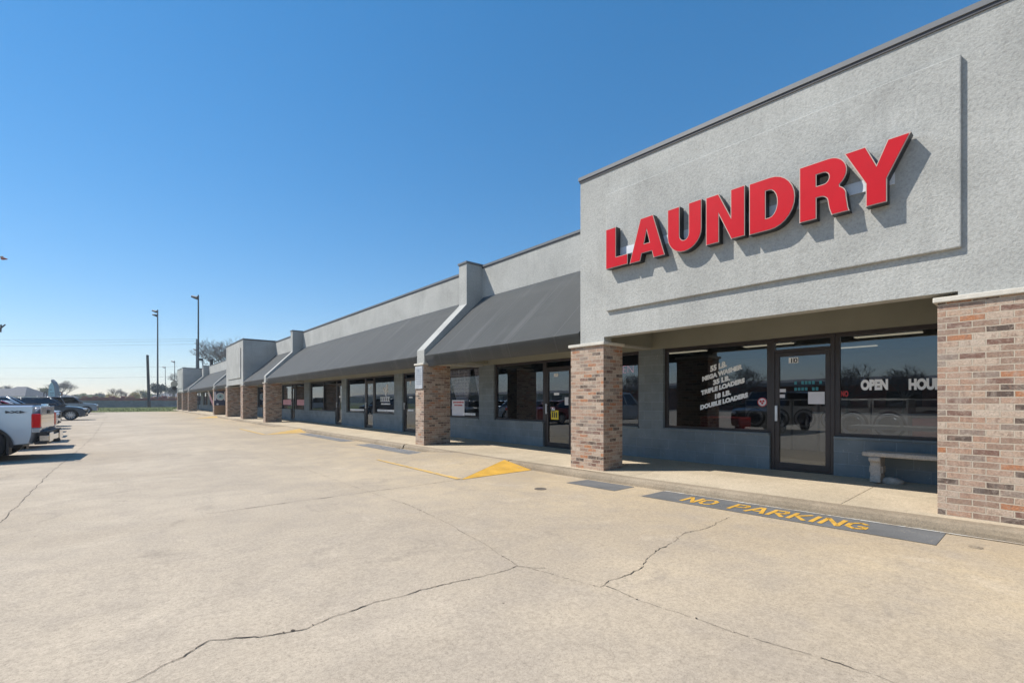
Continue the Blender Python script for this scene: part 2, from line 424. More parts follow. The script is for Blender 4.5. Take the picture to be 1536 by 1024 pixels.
# ------------------------------------------------------------------ ground
ys = [-40, -30, -22, -15, -12, -9, -6, -3, -1.5, 0, 1.5, 3, 4.5, 5.8, 7, 9, 12, 20, 40, 60, 77]
mb = MB()
xs = [-75, -50, -42]
for x0, x1 in ((-41, -20), (-20, 0), (0, 6.9)):
    for a, b in zip(ys[:-1], ys[1:]):
        yb0, yb1 = a, b
        mb.quad([(x0, a, gz(a)), (x1, a, gz(a)), (x1, b, gz(b)), (x0, b, gz(b))])
structure(mb.build('parking_lot', M['lot'], base=(0, 0, 0)))
mb = MB(); mb.quad([(-700, -700, -.35), (700, -700, -.35), (700, 700, -.35), (-700, 700, -.35)])
structure(mb.build('ground', M['grass'], base=(0, 0, -.35)))
mb = MB(); mb.box(-52, -41.05, -400, 400, -.6, -.02)
structure(mb.build('road', M['asphalt']))
# grass verge with tufts
mb = MB()
mb.quad([(-40, 77.02, -.01), (60, 77.02, -.01), (60, 140, .02), (-40, 140, .02)])
rg = random.Random(3)
for i in range(5000):
    x = rg.uniform(-14, 22); y = rg.uniform(77.2, 127); h = rg.uniform(.04, .13); a = rg.uniform(0, 6.28); w = .05
    mb.quad([(x-w*math.cos(a), y-w*math.sin(a), -.01), (x+w*math.cos(a), y+w*math.sin(a), -.01), (x+rg.uniform(-.05, .05), y+rg.uniform(-.05, .05), h)])
tag(mb.build('grass', M['grass'], base=(0, 100, 0)), 'strip of short green grass beyond the end of the lot', 'grass', kind='stuff')

# pavement in front of the shops, with kerb and ramps
KX = 6.64
mb = MB()
joints = [-20, -15, -10, -7, -4, -1.35, 1.75, 4.85, 7.95, 11, 14, 17, 20, 23, 26, 29, 32, 35, 38, 42, 46, 50, 54, 58, 62, 66, 70, 74, 78, 82, 86]
for a, b in zip(joints[:-1], joints[1:]):
    g = .006
    za, zb = gz(a), gz(b)
    mb.quad([(KX+.16, a+g, .125+za), (9.16, a+g, .165+za), (9.16, b-g, .165+zb), (KX+.16, b-g, .125+zb)])
    mb.quad([(KX+.16, b-g, .125+zb), (9.16, b-g, .165+zb), (9.16, b+g, .150+zb), (KX+.16, b+g, .110+zb)])
    mb.quad([(KX+.16, a-g, .110+za), (9.16, a-g, .150+za), (9.16, a+g, .165+za), (KX+.16, a+g, .125+za)])
structure(mb.build('sidewalk', M['walk'], base=(8, 30, 0)))
kerb = MB()
def kerbrun(y0, y1):
    n = max(2, int((y1-y0)/.22)); rr = random.Random(int(y0*10)+99)
    prev = None
    for i in range(n+1):
        y = y0+(y1-y0)*i/n; z = gz(y); w = .018*mnoise.noise((y*1.6, 3, 0))
        e = .012*mnoise.noise((y*6, 1, 0))+rr.uniform(-.004, .004)
        ring = [(KX-.015+w, y, z-.05), (KX-.005+w+e*.4, y, z+.045), (KX+.012+w+e, y, z+.09), (KX+.04+w+e, y, z+.118), (KX+.155, y, z+.1265)]
        if prev:
            for k in range(4): kerb.quad([prev[k], ring[k], ring[k+1], prev[k+1]])
        prev = ring
for a, b in ((-20, 7.95), (7.98, 12.83), (12.9, 22.4), (22.46, 38), (38.03, 86)): kerbrun(a, b)
structure(kerb.build('kerb', M['kerb'], base=(KX, 30, 0)))
def ramp_mesh(y_toe0, y_top0, y_top1, y_toe1, y_b0, y_b1, matflare, name):
    mb = MB(); t0 = (4.84, y_toe0, .004); t1 = (4.87, y_toe1, .004); u0 = (KX+.03, y_top0, .121); u1 = (KX+.03, y_top1, .121)
    mb.quad([t0, u0, u1, t1]); mb.quad([t1, u1, (KX-.02, y_b1, .004)], 0)
    structure(mb.build('kerb_ramp', M['lot'], base=(5.8, y_top0, 0)))
    mf = MB(); mf.quad([(4.84, y_toe0-.01, .005), (KX-.02, y_b0, .005), (KX+.02, y_top0-.012, .123)])
    structure(mf.build('ramp_flare', matflare, base=(6, y_toe0, 0)))
ramp_mesh(7.13, 8.10, 9.95, 10.85, 7.15, 11.6, M['yellow'], 'a')
ramp_mesh(21.85, 23.3, 26.0, 27.2, 22.1, 28.0, M['yellow_worn'], 'b')
ramp_mesh(45.6, 47.0, 49.0, 50.2, 45.8, 50.6, M['yellow_worn'], 'c')
mb = MB(); mb.quad([(4.78, 7.2, .008), (4.93, 7.2, .008), (5.02, 10.85, .008), (4.86, 10.85, .008)])
structure(mb.build('ramp_stripe', M['yellow_worn']))
mb = MB(); mb.quad([(4.78, 21.9, .008), (4.90, 21.9, .008), (4.96, 27.2, .008), (4.82, 27.2, .008)])
structure(mb.build('ramp_stripe', M['yellow_worn']))

def sheet(poly, z, name, mat):      # a flat marking that follows the rise of the lot
    mb = MB(); (ax, ay), (bx, by), (cx, cy), (dx, dy) = poly; n = max(1, int(abs(by-ay)/.4)+1)
    for i in range(n):
        t0, t1 = i/n, (i+1)/n
        P = lambda p, q, t: (p[0]+(q[0]-p[0])*t, p[1]+(q[1]-p[1])*t)
        q = [P((ax, ay), (bx, by), t0), P((ax, ay), (bx, by), t1), P((dx, dy), (cx, cy), t1), P((dx, dy), (cx, cy), t0)]
        mb.quad([(x, y, gz(y)+z) for x, y in q])
    return structure(mb.build(name, mat))
sheet([(5.98, .77), (5.98, 4.05), (6.58, 4.05), (6.62, .77)], .005, 'painted_patch', M['greymat'])
sheet([(6.03, 4.58), (6.05, 5.64), (6.58, 5.60), (6.57, 4.58)], .005, 'painted_patch', M['greymat'])
sheet([(6.03, 11.3), (6.0, 15.0), (6.57, 15.0), (6.55, 11.3)], .005, 'painted_patch', M['greyworn'])
sheet([(6.08, 16.4), (6.05, 21.4), (6.57, 21.4), (6.57, 16.4)], .005, 'painted_patch', M['greyworn'])
sheet([(6.585, .2), (6.585, 4.05), (6.618, 4.05), (6.62, .2)], .009, 'kerb_line', M['whiteline'])
sheet([(6.59, -3), (6.59, .2), (6.62, .2), (6.62, -3)], .009, 'kerb_line', M['whiteline'])

# NO PARKING, stencilled
STEN = {'N': (.8, [((.08, 0), (.08, 1)), ((.08, 1), (.38, .56)), ((.44, .46), (.72, 0)), ((.72, .08), (.72, 1))]),
 'O': (.8, [((.34, .03), (.08, .25)), ((.08, .25), (.08, .75)), ((.08, .75), (.34, .97)), ((.46, .97), (.72, .75)), ((.72, .75), (.72, .25)), ((.72, .25), (.46, .03))]),
 'P': (.72, [((.08, 0), (.08, 1)), ((.2, .96), (.56, .96)), ((.56, .96), (.66, .75)), ((.66, .75), (.56, .5)), ((.56, .5), (.2, .48))]),
 'A': (.85, [((.04, 0), (.36, 1)), ((.46, 1), (.80, 0)), ((.3, .3), (.56, .3))]),
 'R': (.78, [((.08, 0), (.08, 1)), ((.2, .96), (.56, .96)), ((.56, .96), (.66, .75)), ((.66, .75), (.56, .52)), ((.56, .52), (.2, .48)), ((.34, .42), (.72, 0))]),
 'K': (.78, [((.08, 0), (.08, 1)), ((.2, .48), (.68, 1)), ((.28, .46), (.72, 0))]),
 'I': (.24, [((.1, 0), (.1, 1))]),
 'G': (.82, [((.62, .82), (.38, .97)), ((.38, .97), (.08, .72)), ((.08, .72), (.08, .28)), ((.08, .28), (.38, .03)), ((.38, .03), (.70, .15)), ((.70, .15), (.70, .42)), ((.70, .42), (.46, .42))])}
mb = MB(); u = 0; H = .34; W = .27
UT = sum((.20 if ch == ' ' else STEN[ch][0]*W+.035) for ch in 'NO PARKING'); US = (3.50-1.31)/UT
for ch in 'NO PARKING':
    if ch == ' ': u += .20; continue
    w, segs = STEN[ch]
    for (a0, b0), (a1, b1) in segs:
        p = Vector((a0*W, b0*H)); q = Vector((a1*W, b1*H)); d = (q-p).normalized(); nn = Vector((-d.y, d.x))*.026
        p -= d*.012; q += d*.012
        pts = []
        for r in (p+nn, q+nn, q-nn, p-nn):
            yy = 3.50-(u+r.x)*US; xx = 6.10+r.y
            pts.append((xx, yy, gz(yy)+.009))
        mb.quad(pts)
    u += w*W+.035
structure(mb.build('pavement_lettering', M['yellow']))

# joints and cracks of the slab
def crack(pts, w, name='pavement_crack', jit=.03, mat='crack', z=.004, gaps=0.0, step=.06, seed=1):
    rr = random.Random(seed); mb = MB(); P = []
    for (x0, y0), (x1, y1) in zip(pts[:-1], pts[1:]):
        n = max(1, int(math.hypot(x1-x0, y1-y0)/step))
        for i in range(n): P.append((x0+(x1-x0)*i/n, y0+(y1-y0)*i/n))
    P.append(pts[-1]); Q = []
    for i, (x, y) in enumerate(P):
        nz = lambda f, k: mnoise.noise((x*f, y*f, seed+k))
        a = nz(2.3, 0)*jit*2+nz(9, 1)*jit*.9+nz(27, 2)*jit*.35+rr.uniform(-1, 1)*w*.25
        b = nz(2.3, 7)*jit*2+nz(9, 9)*jit*.9+nz(27, 11)*jit*.35+rr.uniform(-1, 1)*w*.25
        ww = w*max(.30, .40+.85*nz(3.1, 3)+.6*nz(16, 5)+rr.uniform(-.12, .12))
        Q.append((x+a, y+b, ww))
        if mat == 'crack' and rr.random() < .05:      # spalled chip at the edge
            cx, cy, r = x+a+rr.uniform(-1, 1)*w, y+b+rr.uniform(-1, 1)*w, w*rr.uniform(.4, 1.1)
            mb.quad([(cx+r*math.cos(t)*rr.uniform(.6, 1.3), cy+r*math.sin(t)*rr.uniform(.6, 1.3), gz(cy)+z+.001) for t in (0, 1.1, 2.3, 3.5, 4.6, 5.5)])
    for i in range(len(Q)-1):
        if rr.random() < gaps: continue
        (x0, y0, w0), (x1, y1, w1) = Q[i], Q[i+1]
        d = Vector((x1-x0, y1-y0)); 
        if d.length < 1e-6: continue
        d.normalize(); nx, ny = -d.y, d.x
        mb.quad([(x0+nx*w0/2, y0+ny*w0/2, gz(y0)+z), (x1+nx*w1/2, y1+ny*w1/2, gz(y1)+z), (x1-nx*w1/2, y1-ny*w1/2, gz(y1)+z), (x0-nx*w0/2, y0-ny*w0/2, gz(y0)+z)])
    return structure(mb.build(name, M[mat]))
g = lambda *l: [G(a, b) for a, b in l]
crack(g((-.6, 3.06), (.07, 3.09), (.42, 3.32), (.93, 3.10), (1.45, 3.19), (1.89, 3.15), (2.3, 3.10), (2.67, 3.07), (2.82, 2.90)), .0125, seed=2, jit=.024, gaps=0, step=.022)
crack(g((3.1, 6.35), (3.09, 5.6), (2.98, 4.6), (2.80, 3.6), (2.69, 3.08)), .007, seed=3, gaps=.15, jit=.016, step=.025)
crack(g((2.72, 3.05), (2.80, 2.6), (2.88, 2.32)), .006, seed=3, gaps=.2, jit=.012, step=.025)
crack(g((2.90, 2.30), (2.91, 1.76), (3.00, 1.07), (3.05, .56), (3.1, -.4)), .007, seed=4, gaps=.08, jit=.02, step=.022)
crack(g((2.88, 2.30), (3.2, 2.36), (3.49, 2.37), (4.1, 2.56), (4.75, 2.64), (5.3, 2.63), (5.8, 2.66)), .010, seed=5, gaps=.05, jit=.026, step=.022)
crack([(.9, 7.08), (1.66, 7.10), (3.2, 7.12), (4.83, 7.14)], .015, 'slab_joint', .006, 'joint', .004, 0, .03)
crack([(4.83, 7.12), (5.6, 7.13), (6.62, 7.13)], .008, 'slab_joint', .003, 'joint', .009)
crack([(-1.05, 4), (-1.03, 8.1), (-.99, 12.8), (-.8, 19), (-.65, 25), (-.6, 40), (-.6, 60)], .013, 'slab_joint', .02, 'joint', .004, .0, .08)
crack([(3.08, 6.4), (3.06, 12), (3.05, 20)], .006, 'slab_joint', .006, 'joint', .004, .15, .1)
for yj in (15.5, 24.2, 33, 42, 51, 60, 69):
    crack([(-12, yj), (6.5, yj+.05)], .014, 'slab_joint', .008, 'joint', .004, .25, .15, seed=int(yj))
# small cover plates and pits in the slab
mb = MB(); x, y = G(5.32, 5.53); mb.cyl((x, y, gz(y)+.001), (x, y, gz(y)+.006), .10, .10, 20)
structure(mb.build('valve_cover', M['joint']))
mb = MB(); x, y = G(6.62, .54); mb.cyl((x-.14, y, gz(y)-.02), (x-.14, y, gz(y)+.007), .055, .05, 18); mb.cyl((x-.14, y, gz(y)+.007), (x-.14, y, gz(y)+.011), .025, .02, 12)
structure(mb.build('valve_cover', M['kerb']))

# ------------------------------------------------------------------ the building
XF, XW, ROOF, SOF = 6.98, 9.10, 5.80, 2.97
BOXES = [(-.5, 6.12), (37.82, 44.4), (76.4, 83.6)]
bld = thing('strip_mall', 'long grey stucco row of shops with brick pillars and dark awnings', 'building', (9.1, 40, 0))
def wing_pair(): return [12.14, 31.12, 50.3, 69.8]
# openings in the block wall: kind, y0, y1
W, DR = 'window', 'door'
OPEN = [(W, .1, 2.42), (DR, 2.46, 3.42), (W, 3.46, 5.59), (W, 6.25, 8.29), (DR, 8.33, 9.34), (W, 9.38, 11.56), (W, 12.38, 14.62),
        (DR, 16.62, 17.69), (W, 18.48, 20.62), (DR, 20.66, 21.6), (W, 21.64, 23.87), (DR, 24.56, 25.44), (W, 25.48, 29.88),
        (W, 30.94, 32.9), (DR, 32.94, 33.87), (W, 33.91, 36.2), (W, 38.6, 40.8), (DR, 40.84, 41.8), (W, 41.84, 43.6), (W, 45.2, 49.6),
        (W, 51.6, 55.2), (DR, 55.24, 56.2), (W, 56.24, 60), (W, 61.2, 65), (DR, 65.04, 66), (W, 66.04, 69.4), (W, 71, 75), (W, 77.5, 79.4), (DR, 79.44, 80.4), (W, 80.44, 82.6)]
SILL, HEAD = .86, 2.56
wall = MB(); hdr = MB()
spans = []; yprev = -8.0
groups = []
for k, a, b in OPEN:
    if groups and a-groups[-1][-1][2] < .06: groups[-1].append((k, a, b))
    else: groups.append([(k, a, b)])
for gr in groups:
    a, b = gr[0][1]-.02, gr[-1][2]+.02
    wall.box(XW, XW+.2, yprev, a, -.3, HEAD+.018)
    run = None
    for k, p, q in gr:
        if k == W:
            wall.box(XW+.002, XW+.198, p-.02, q+.02, -.3, SILL-.04)
    yprev = b
wall.box(XW, XW+.2, yprev, 85, -.3, HEAD+.018); hdr.box(XW-.002, XW+.2, -8, 85, HEAD+.02, SOF+.2)
wall.build('block_wall', M['cmu'], bld, uv=True); hdr.build('window_header', M['soffit'], bld)
# upper stucco wall, coping, roof
up = MB(); cop = MB()
for a, b in ((-8, BOXES[0][0]), (BOXES[0][1], BOXES[1][0]), (BOXES[1][1], BOXES[2][0]), (BOXES[2][1], 85)):
    up.box(XW-.003, XW+.3, a, b, SOF+.03, ROOF-.06)
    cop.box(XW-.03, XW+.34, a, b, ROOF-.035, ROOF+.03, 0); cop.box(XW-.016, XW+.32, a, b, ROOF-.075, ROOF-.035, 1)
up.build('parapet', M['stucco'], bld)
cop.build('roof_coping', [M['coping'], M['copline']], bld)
rf = MB(); rf.box(XW+.3, 24, -8, 85, 5.0, 5.1); rf.box(23.8, 24, -8, 85, -.3, 5.0); rf.box(XW+.25, 23.8, 84.8, 85, -.3, 5.0); rf.box(XW+.25, 23.8, -8, -7.8, -.3, 5.0)
rf.build('roof', M['shingle'], bld)
so = MB(); so.box(XF+.22, XW+.001, -8, 85, SOF, SOF+.025)
so.build('soffit', M['soffit'], bld)
# fascia boxes
for i, (a, b) in enumerate(BOXES):
    m1 = MB(); zt0, zt1 = (5.60, 5.79) if i == 0 else (5.86, 5.86)
    oa, ob = (.72, 5.54) if i == 0 else (a+.55, b-.55)
    zb = 2.64
    def zt(y): return zt0+(zt1-zt0)*(y-a)/(b-a)
    poly = [(a, 2.555), (oa, 2.555), (oa, zb), (ob, zb), (ob, 2.555), (b, 2.555), (b, zt1-.06), (a, zt0-.06)]
    m1.prism(poly, 'x', XF, XF+.22)
    m1.box(XF+.22, XW+.3, a, a+.2, 2.60, zt0-.06); m1.box(XF+.22, XW+.3, b-.2, b, 2.60, zt1-.06)
    fo = m1.build('sign_fascia', M['stucco'], bld)
    pa, pb = (.69, 5.46) if i == 0 else (a+.72, b-1.05)
    pan = MB(); z0 = 3.10; t0, t1 = (5.18, 5.26) if i == 0 else (5.28, 5.28)
    pan.prism([(pa, z0), (pb, z0), (pb, t1), (pa, t0)], 'x', XF-.05, XF+.01)
    pan.build('raised_panel', M['stucco'], fo, bevel=.012)
    m2 = MB()
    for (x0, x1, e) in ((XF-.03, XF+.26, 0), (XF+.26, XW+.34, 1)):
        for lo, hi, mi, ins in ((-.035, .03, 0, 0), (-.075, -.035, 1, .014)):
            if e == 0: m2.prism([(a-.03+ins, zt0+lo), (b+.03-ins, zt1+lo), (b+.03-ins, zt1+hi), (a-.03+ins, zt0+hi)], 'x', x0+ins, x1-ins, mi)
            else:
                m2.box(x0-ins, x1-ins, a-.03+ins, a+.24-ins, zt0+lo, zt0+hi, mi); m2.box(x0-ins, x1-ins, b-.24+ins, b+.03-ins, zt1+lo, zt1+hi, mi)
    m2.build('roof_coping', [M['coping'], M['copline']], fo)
    m3 = MB(); m3.box(XF+.22, XW+.3, a+.2, b-.2, 5.2, 5.25); m3.build('roof', M['shingle'], fo)
# pillars
def pillar(y0, y1, depth, ztop=2.5):
    z0 = .05+gz((y0+y1)/2)
    m = MB(); m.box(6.93, 6.93+depth, y0, y1, z0, ztop); o = m.build('brick_pillar', M['brick'], bld, uv=True, bevel=.006)
    c = MB(); c.box(6.93-.04, 6.93+depth+.03, y0-.035, y1+.035, ztop, ztop+.056); c.build('cap', M['cap'], o, bevel=.008)
    return o
pillar(-.72, .88, .60, 2.525); pillar(5.51, 6.33, .58, 2.49)
PIL = [(12.14, 12.64), (31.12, 31.66), (37.6, 38.42), (43.6, 44.4), (50.3, 50.85), (69.8, 70.35), (76.45, 77.25), (82.8, 83.6), (-7.2, -6.7)]
for a, b in PIL: pillar(a, b, .92)
# beams from the pillars to the wall
for y in (.3, 5.87, 11.88, 30.95, 37.9, 43.9, 50.4, 69.9, 76.8):
    m = MB(); m.box(7.40, XW-.002, y, y+.38, 2.62, SOF-.002); m.build('soffit_beam', M['soffit'], bld, bevel=.006)
# wing walls between awnings
WINGS = [12.17, 31.15, 50.33, 69.83, -7.17]
for y in WINGS:
    m = MB(); m.prism([(6.96, 2.552), (6.96, 2.95), (8.48, 4.50), (8.48, 5.80), (XW+.32, 5.80), (XW+.32, 2.552)], 'y', y, y+.44)
    m.build('wing_wall', M['stucco'], bld, bevel=.01)
    c = MB(); c.box(8.45, XW+.345, y-.03, y+.47, 5.803, 5.86); c.build('roof_coping', M['coping'], bld)
# awnings
def awning(y0, y1, seed):
    rr = random.Random(seed); m = MB(); n = max(4, int((y1-y0)/.5)); prof = [(9.10, 4.78), (8.56, 4.275), (8.02, 3.77), (7.48, 3.268), (6.95, 2.775), (7.08, 2.455)]
    rows = []
    for i in range(n+1):
        y = y0+(y1-y0)*i/n; r = []
        for k, (x, z) in enumerate(prof):
            d = .006*mnoise.noise((y*.55, k*.6, seed))*(1 if 0 < k < 4 else .4)
            r.append((x+d*.7, y, z-d*.7))
        rows.append(r)
    for r0, r1 in zip(rows[:-1], rows[1:]):
        for k in range(len(prof)-1): m.quad([r0[k], r1[k], r1[k+1], r0[k+1]])
    for r in (rows[0], rows[-1]):
        m.quad([r[0], r[1], r[2], r[3], r[4], r[5], (9.098, r[0][1], 2.98)])
    o = m.build('awning', M['awning'], bld, smooth=True, merge=.0005)
    o.data.set_sharp_from_angle(angle=math.radians(25))
    s = o.modifiers.new('thick', 'SOLIDIFY'); s.thickness = .006
    return o
AW = [(6.14, 12.15), (12.63, 31.13), (31.61, 37.8), (44.42, 50.31), (50.79, 69.81), (70.29, 76.38), (-6.7, -.52)]
for i, (a, b) in enumerate(AW): awning(a+.012, b-.012, i+1)

# windows and doors
def window(y0, y1, mull=(), glassmat='glass'):
    fr = MB(); x0, x1 = XW+.07, XW+.13; t = .05
    fr.box(x0, x1, y0-.019, y1+.019, SILL, SILL+t); fr.box(x0, x1, y0-.019, y1+.019, HEAD-t, HEAD+.019)
    for y, e, g_ in ((y0, .019, 0), (y1-t, 0, .019)): fr.box(x0, x1, y-e, y+t+g_, SILL+t, HEAD-t)
    for y in mull: fr.box(x0+.002, x1-.002, y-.022, y+.022, SILL+t, HEAD-t)
    w = fr.build('window', M['bronze'], bld, bevel=.004)
    g = MB(); g.box(XW+.10, XW+.106, y0+t-.005, y1-t+.005, SILL+t-.005, HEAD-t+.005); g.build('glass', M[glassmat], w)
    s = MB(); s.box(XW-.035, XW+.16, y0-.015, y1+.015, SILL-.038, SILL-.001); s.build('sill', M['cmu'], w, uv=True, bevel=.006)
    return w
def door(y0, y1, handle_left=True):
    z0 = .17+gz((y0+y1)/2); x0, x1 = XW+.06, XW+.135
    fr = MB()
    fr.box(x0, x1, y0-.019, y0+.045, z0, HEAD+.019); fr.box(x0, x1, y1-.045, y1+.019, z0, HEAD+.019); fr.box(x0, x1, y0+.045, y1-.045, HEAD-.045, HEAD+.019); fr.box(x0, x1, y0+.045, y1-.045, 2.32, 2.37)
    fr.box(x0-.01, x1+.06, y0-.015, y1+.015, z0-.05, z0+.012)
    d = fr.build('door', M['bronze'], bld, bevel=.004)
    tg = MB(); tg.box(XW+.10, XW+.106, y0+.04, y1-.04, 2.365, HEAD-.04); tg.build('transom_glass', M['glass'], d)
    lf = MB(); a, b = y0+.05, y1-.05; za, zb = z0+.02, 2.315
    lf.box(x0+.01, x1-.01, a, a+.07, za, zb); lf.box(x0+.01, x1-.01, b-.07, b, za, zb); lf.box(x0+.01, x1-.01, a+.07, b-.07, zb-.075, zb); lf.box(x0+.01, x1-.01, a+.07, b-.07, za, za+.11)
    lf.build('leaf_frame', M['bronze'], d, bevel=.004)
    g = MB(); g.box(XW+.10, XW+.106, a+.065, b-.065, za+.105, zb-.07); g.build('glass', M['glass'], d)
    h = MB(); yh = b-.035 if handle_left else a+.035
    h.box(x0-.045, x0-.025, yh-.022, yh+.022, 1.08, 1.36); h.box(x0-.03, x0+.012, yh-.012, yh+.012, 1.10, 1.13); h.box(x0-.03, x0+.012, yh-.012, yh+.012, 1.31, 1.34)
    h.build('handle', M['steel'], d, bevel=.004)
    return d
MULL = {25.48: (27.55,), 45.2: (47.4,), 51.6: (53.4,), 56.24: (58.1,), 61.2: (63.1,), 66.04: (67.7,), 71: (73,), .1: ()}
WD = {}
for k, a, b in OPEN:
    WD[a] = window(a, b, MULL.get(a, ()), 'clearglass' if a == 12.38 else 'glass') if k == W else door(a, b)

# lettering on the glass (pieces of their windows)
GX = XW+.096
def decal(name, parent, mat, fn):
    mb = MB(); fn(mb); o = mb.build(name, M[mat], parent); return o
def fit(body, capsize, ya, yb, zc, shear=0, off=.01):      # one line of lettering from ya to yb, centred on height zc
    def f(mb):
        tmp = MB(); w = text(body, capsize/.72, tmp, lambda u, v: (0, u, v), offset=off)
        sx = (ya-yb)/w
        text(body, capsize/.72, mb, lambda u, v: (GX, ya-u, zc-capsize/2+v+shear*(u-(ya-yb)/2)), offset=off, sx=sx)
    return f
for body, cs, ya, yb, zc in (('55 LB.', .108, 4.60, 4.26, 2.135), ('MEGA WASHER', .084, 4.77, 3.96, 2.00), ('35 LB.', .092, 4.54, 4.20, 1.858), ('TRIPLE LOADERS', .084, 4.79, 3.92, 1.725), ('18 LB.', .09, 4.52, 4.18, 1.573), ('DOUBLE LOADERS', .084, 4.81, 3.86, 1.435)):
    decal('lettering', WD[3.46], 'white', fit(body, cs, ya, yb, zc, .27, .009))
def dots(mb):
    mb.cyl((GX-.001, 3.60, 1.42), (GX+.002, 3.60, 1.42), .085, .085, 20)
so_ = decal('sticker', WD[3.46], 'paper', dots)
def dots2(mb):
    for dy, dz in ((.03, .015), (-.02, .02), (.0, -.02)): mb.cyl((GX-.003, 3.60+dy, 1.42+dz), (GX-.001, 3.60+dy, 1.42+dz), .022, .022, 8)
    for i in range(24):
        t0, t1 = i/24*6.283, (i+1)/24*6.283
        mb.quad([(GX-.003, 3.60+.07*math.cos(t), 1.42+.07*math.sin(t)) if r == 0 else (GX-.003, 3.60+.085*math.cos(t), 1.42+.085*math.sin(t)) for r, t in ((0, t0), (1, t0), (1, t1), (0, t1))])
decal('sticker_print', WD[3.46], 'sred', dots2)
decal('lettering', WD[.1], 'white', fit('OPEN', .15, 2.09, 1.742, 1.705, 0, .014))
decal('lettering', WD[.1], 'white', fit('HOURS', .15, 1.495, 1.05, 1.70, 0, .014))
decal('lettering', WD[.1], 'sred', fit('NO', .09, 2.365, 2.26, 1.565, 0, .006))
def plate(mb):
    for y in (3.115, 3.035): mb.box(GX-.004, GX, y-.036, y+.036, 2.115, 2.215)
decal('number_plate', WD[2.46], 'white', plate)
decal('number', WD[2.46], 'black', lambda mb: text('10', .11, mb, lambda u, v: (GX-.006, 3.135-u*1.15, 2.125+v), offset=.003))
for z, n in ((1.735, 8), (1.625, 7)): decal('lettering', WD[2.46], 'teal', lambda mb: [mb.box(GX-.003, GX, 3.06-.055*i-.04, 3.06-.055*i, z, z+.055) for i in range(n) if (i*7+n) % 5])
def dplate(y, z, w, h, par, mat, name='notice'):
    return decal(name, par, mat, lambda mb: mb.box(GX-.004, GX, y-w/2, y+w/2, z, z+h))
dplate(2.72, 1.39, .25, .21, WD[2.46], 'paper'); dplate(3.26, 1.60, .12, .06, WD[2.46], 'paper'); dplate(3.26, 1.50, .09, .06, WD[2.46], 'paper')
dplate(8.94, 2.10, .15, .09, WD[8.33], 'white', 'number_plate'); dplate(8.92, 1.60, .19, .06, WD[8.33], 'white'); dplate(8.55, 1.33, .13, .21, WD[8.33], 'paper'); dplate(9.05, 1.15, .12, .09, WD[8.33], 'paper')
decal('number', WD[8.33], 'black', lambda mb: text('11', .09, mb, facade(GX-.006, 8.985, 2.112), offset=.002))
dplate(8.99, .93, .28, .25, WD[8.33], 'syellow', 'warning_card')
decal('card_print', WD[8.33], 'black', lambda mb: [mb.box(GX-.008, GX-.005, 8.99-.09+.075*i, 8.99-.05+.075*i, .98, 1.13) for i in range(3)])
# curtained window notices
def rows(mb, y, z, w, n, h, gap, seed, x=GX-.007):
    rr = random.Random(seed)
    for i in range(n):
        u = y+w/2
        while u > y-w/2+.02:
            l = rr.uniform(.02, .07); mb.box(x, x+.002, max(u-l, y-w/2), u, z-i*gap, z-i*gap+h); u -= l+.015
dplate(13.72, .92, .78, .55, WD[12.38], 'paper', 'notice'); [decal('notice_print', WD[12.38], 'sred', lambda mb: rows(mb, 13.70, z, w, 1, .055, .10, 4)) for z, w in ((1.36, .66), (1.26, .5))]
decal('lettering', WD[12.38], 'white', lambda mb: rows(mb, 13.05, .945, .72, 1, .085, .1, 9))
# sprout emblem shop
def emblem(mb):
    x = GX
    for pts in ([(19.42, 1.62), (19.47, 1.72), (19.52, 1.83)], [(19.52, 1.83), (19.64, 1.93), (19.76, 2.0)], [(19.52, 1.83), (19.42, 2.0), (19.40, 2.08)], [(19.42, 1.9), (19.3, 2.02), (19.32, 2.16)], [(19.32, 2.16), (19.42, 2.06)], [(19.62, 1.9), (19.6, 2.05)], [(19.47, 1.72), (19.28, 1.9)]):
        for (a, b), (c, d) in zip(pts[:-1], pts[1:]): mb.cyl((x, a, b), (x, c, d), .022, .022, 6)
    rr = random.Random(2); u = 20.02
    for i in range(9):
        w = .085; mb.box(x-.002, x, u-w, u, 1.40, 1.43); mb.box(x-.002, x, u-w, u, 1.58, 1.61); mb.box(x-.002, x, u-.025, u, 1.43, 1.58)
        if i % 2: mb.box(x-.002, x, u-w, u-w+.025, 1.43, 1.58)
        u -= w+.022
    rows(mb, 19.5, 1.27, .9, 1, .06, .1, 12, x-.002)
    rows(mb, 19.5, .96, 1.7, 1, .09, .1, 13, x-.002)
decal('lettering', WD[18.48], 'white', emblem)
decal('lettering', WD[21.64], 'white', lambda mb: rows(mb, 22.7, .95, 1.7, 1, .08, .1, 15))
dplate(21.1, 2.02, .1, .12, WD[20.66], 'white', 'number_plate'); dplate(17.2, 2.1, .1, .16, WD[16.62], 'white', 'number_plate')
decal('lettering', WD[16.62], 'white', lambda mb: rows(mb, 17.15, 1.55, .3, 1, .06, .13, 5)); decal('lettering', WD[16.62], 'white', lambda mb: rows(mb, 17.15, 1.02, .45, 1, .06, .09, 6))
dplate(25.05, 1.6, .15, .1, WD[24.56], 'white')
dplate(31.9, 1.15, 1.7, .36, WD[30.94], 'pink', 'banner_strip'); dplate(35.1, 1.15, 2.0, .36, WD[33.91], 'pink', 'banner_strip')

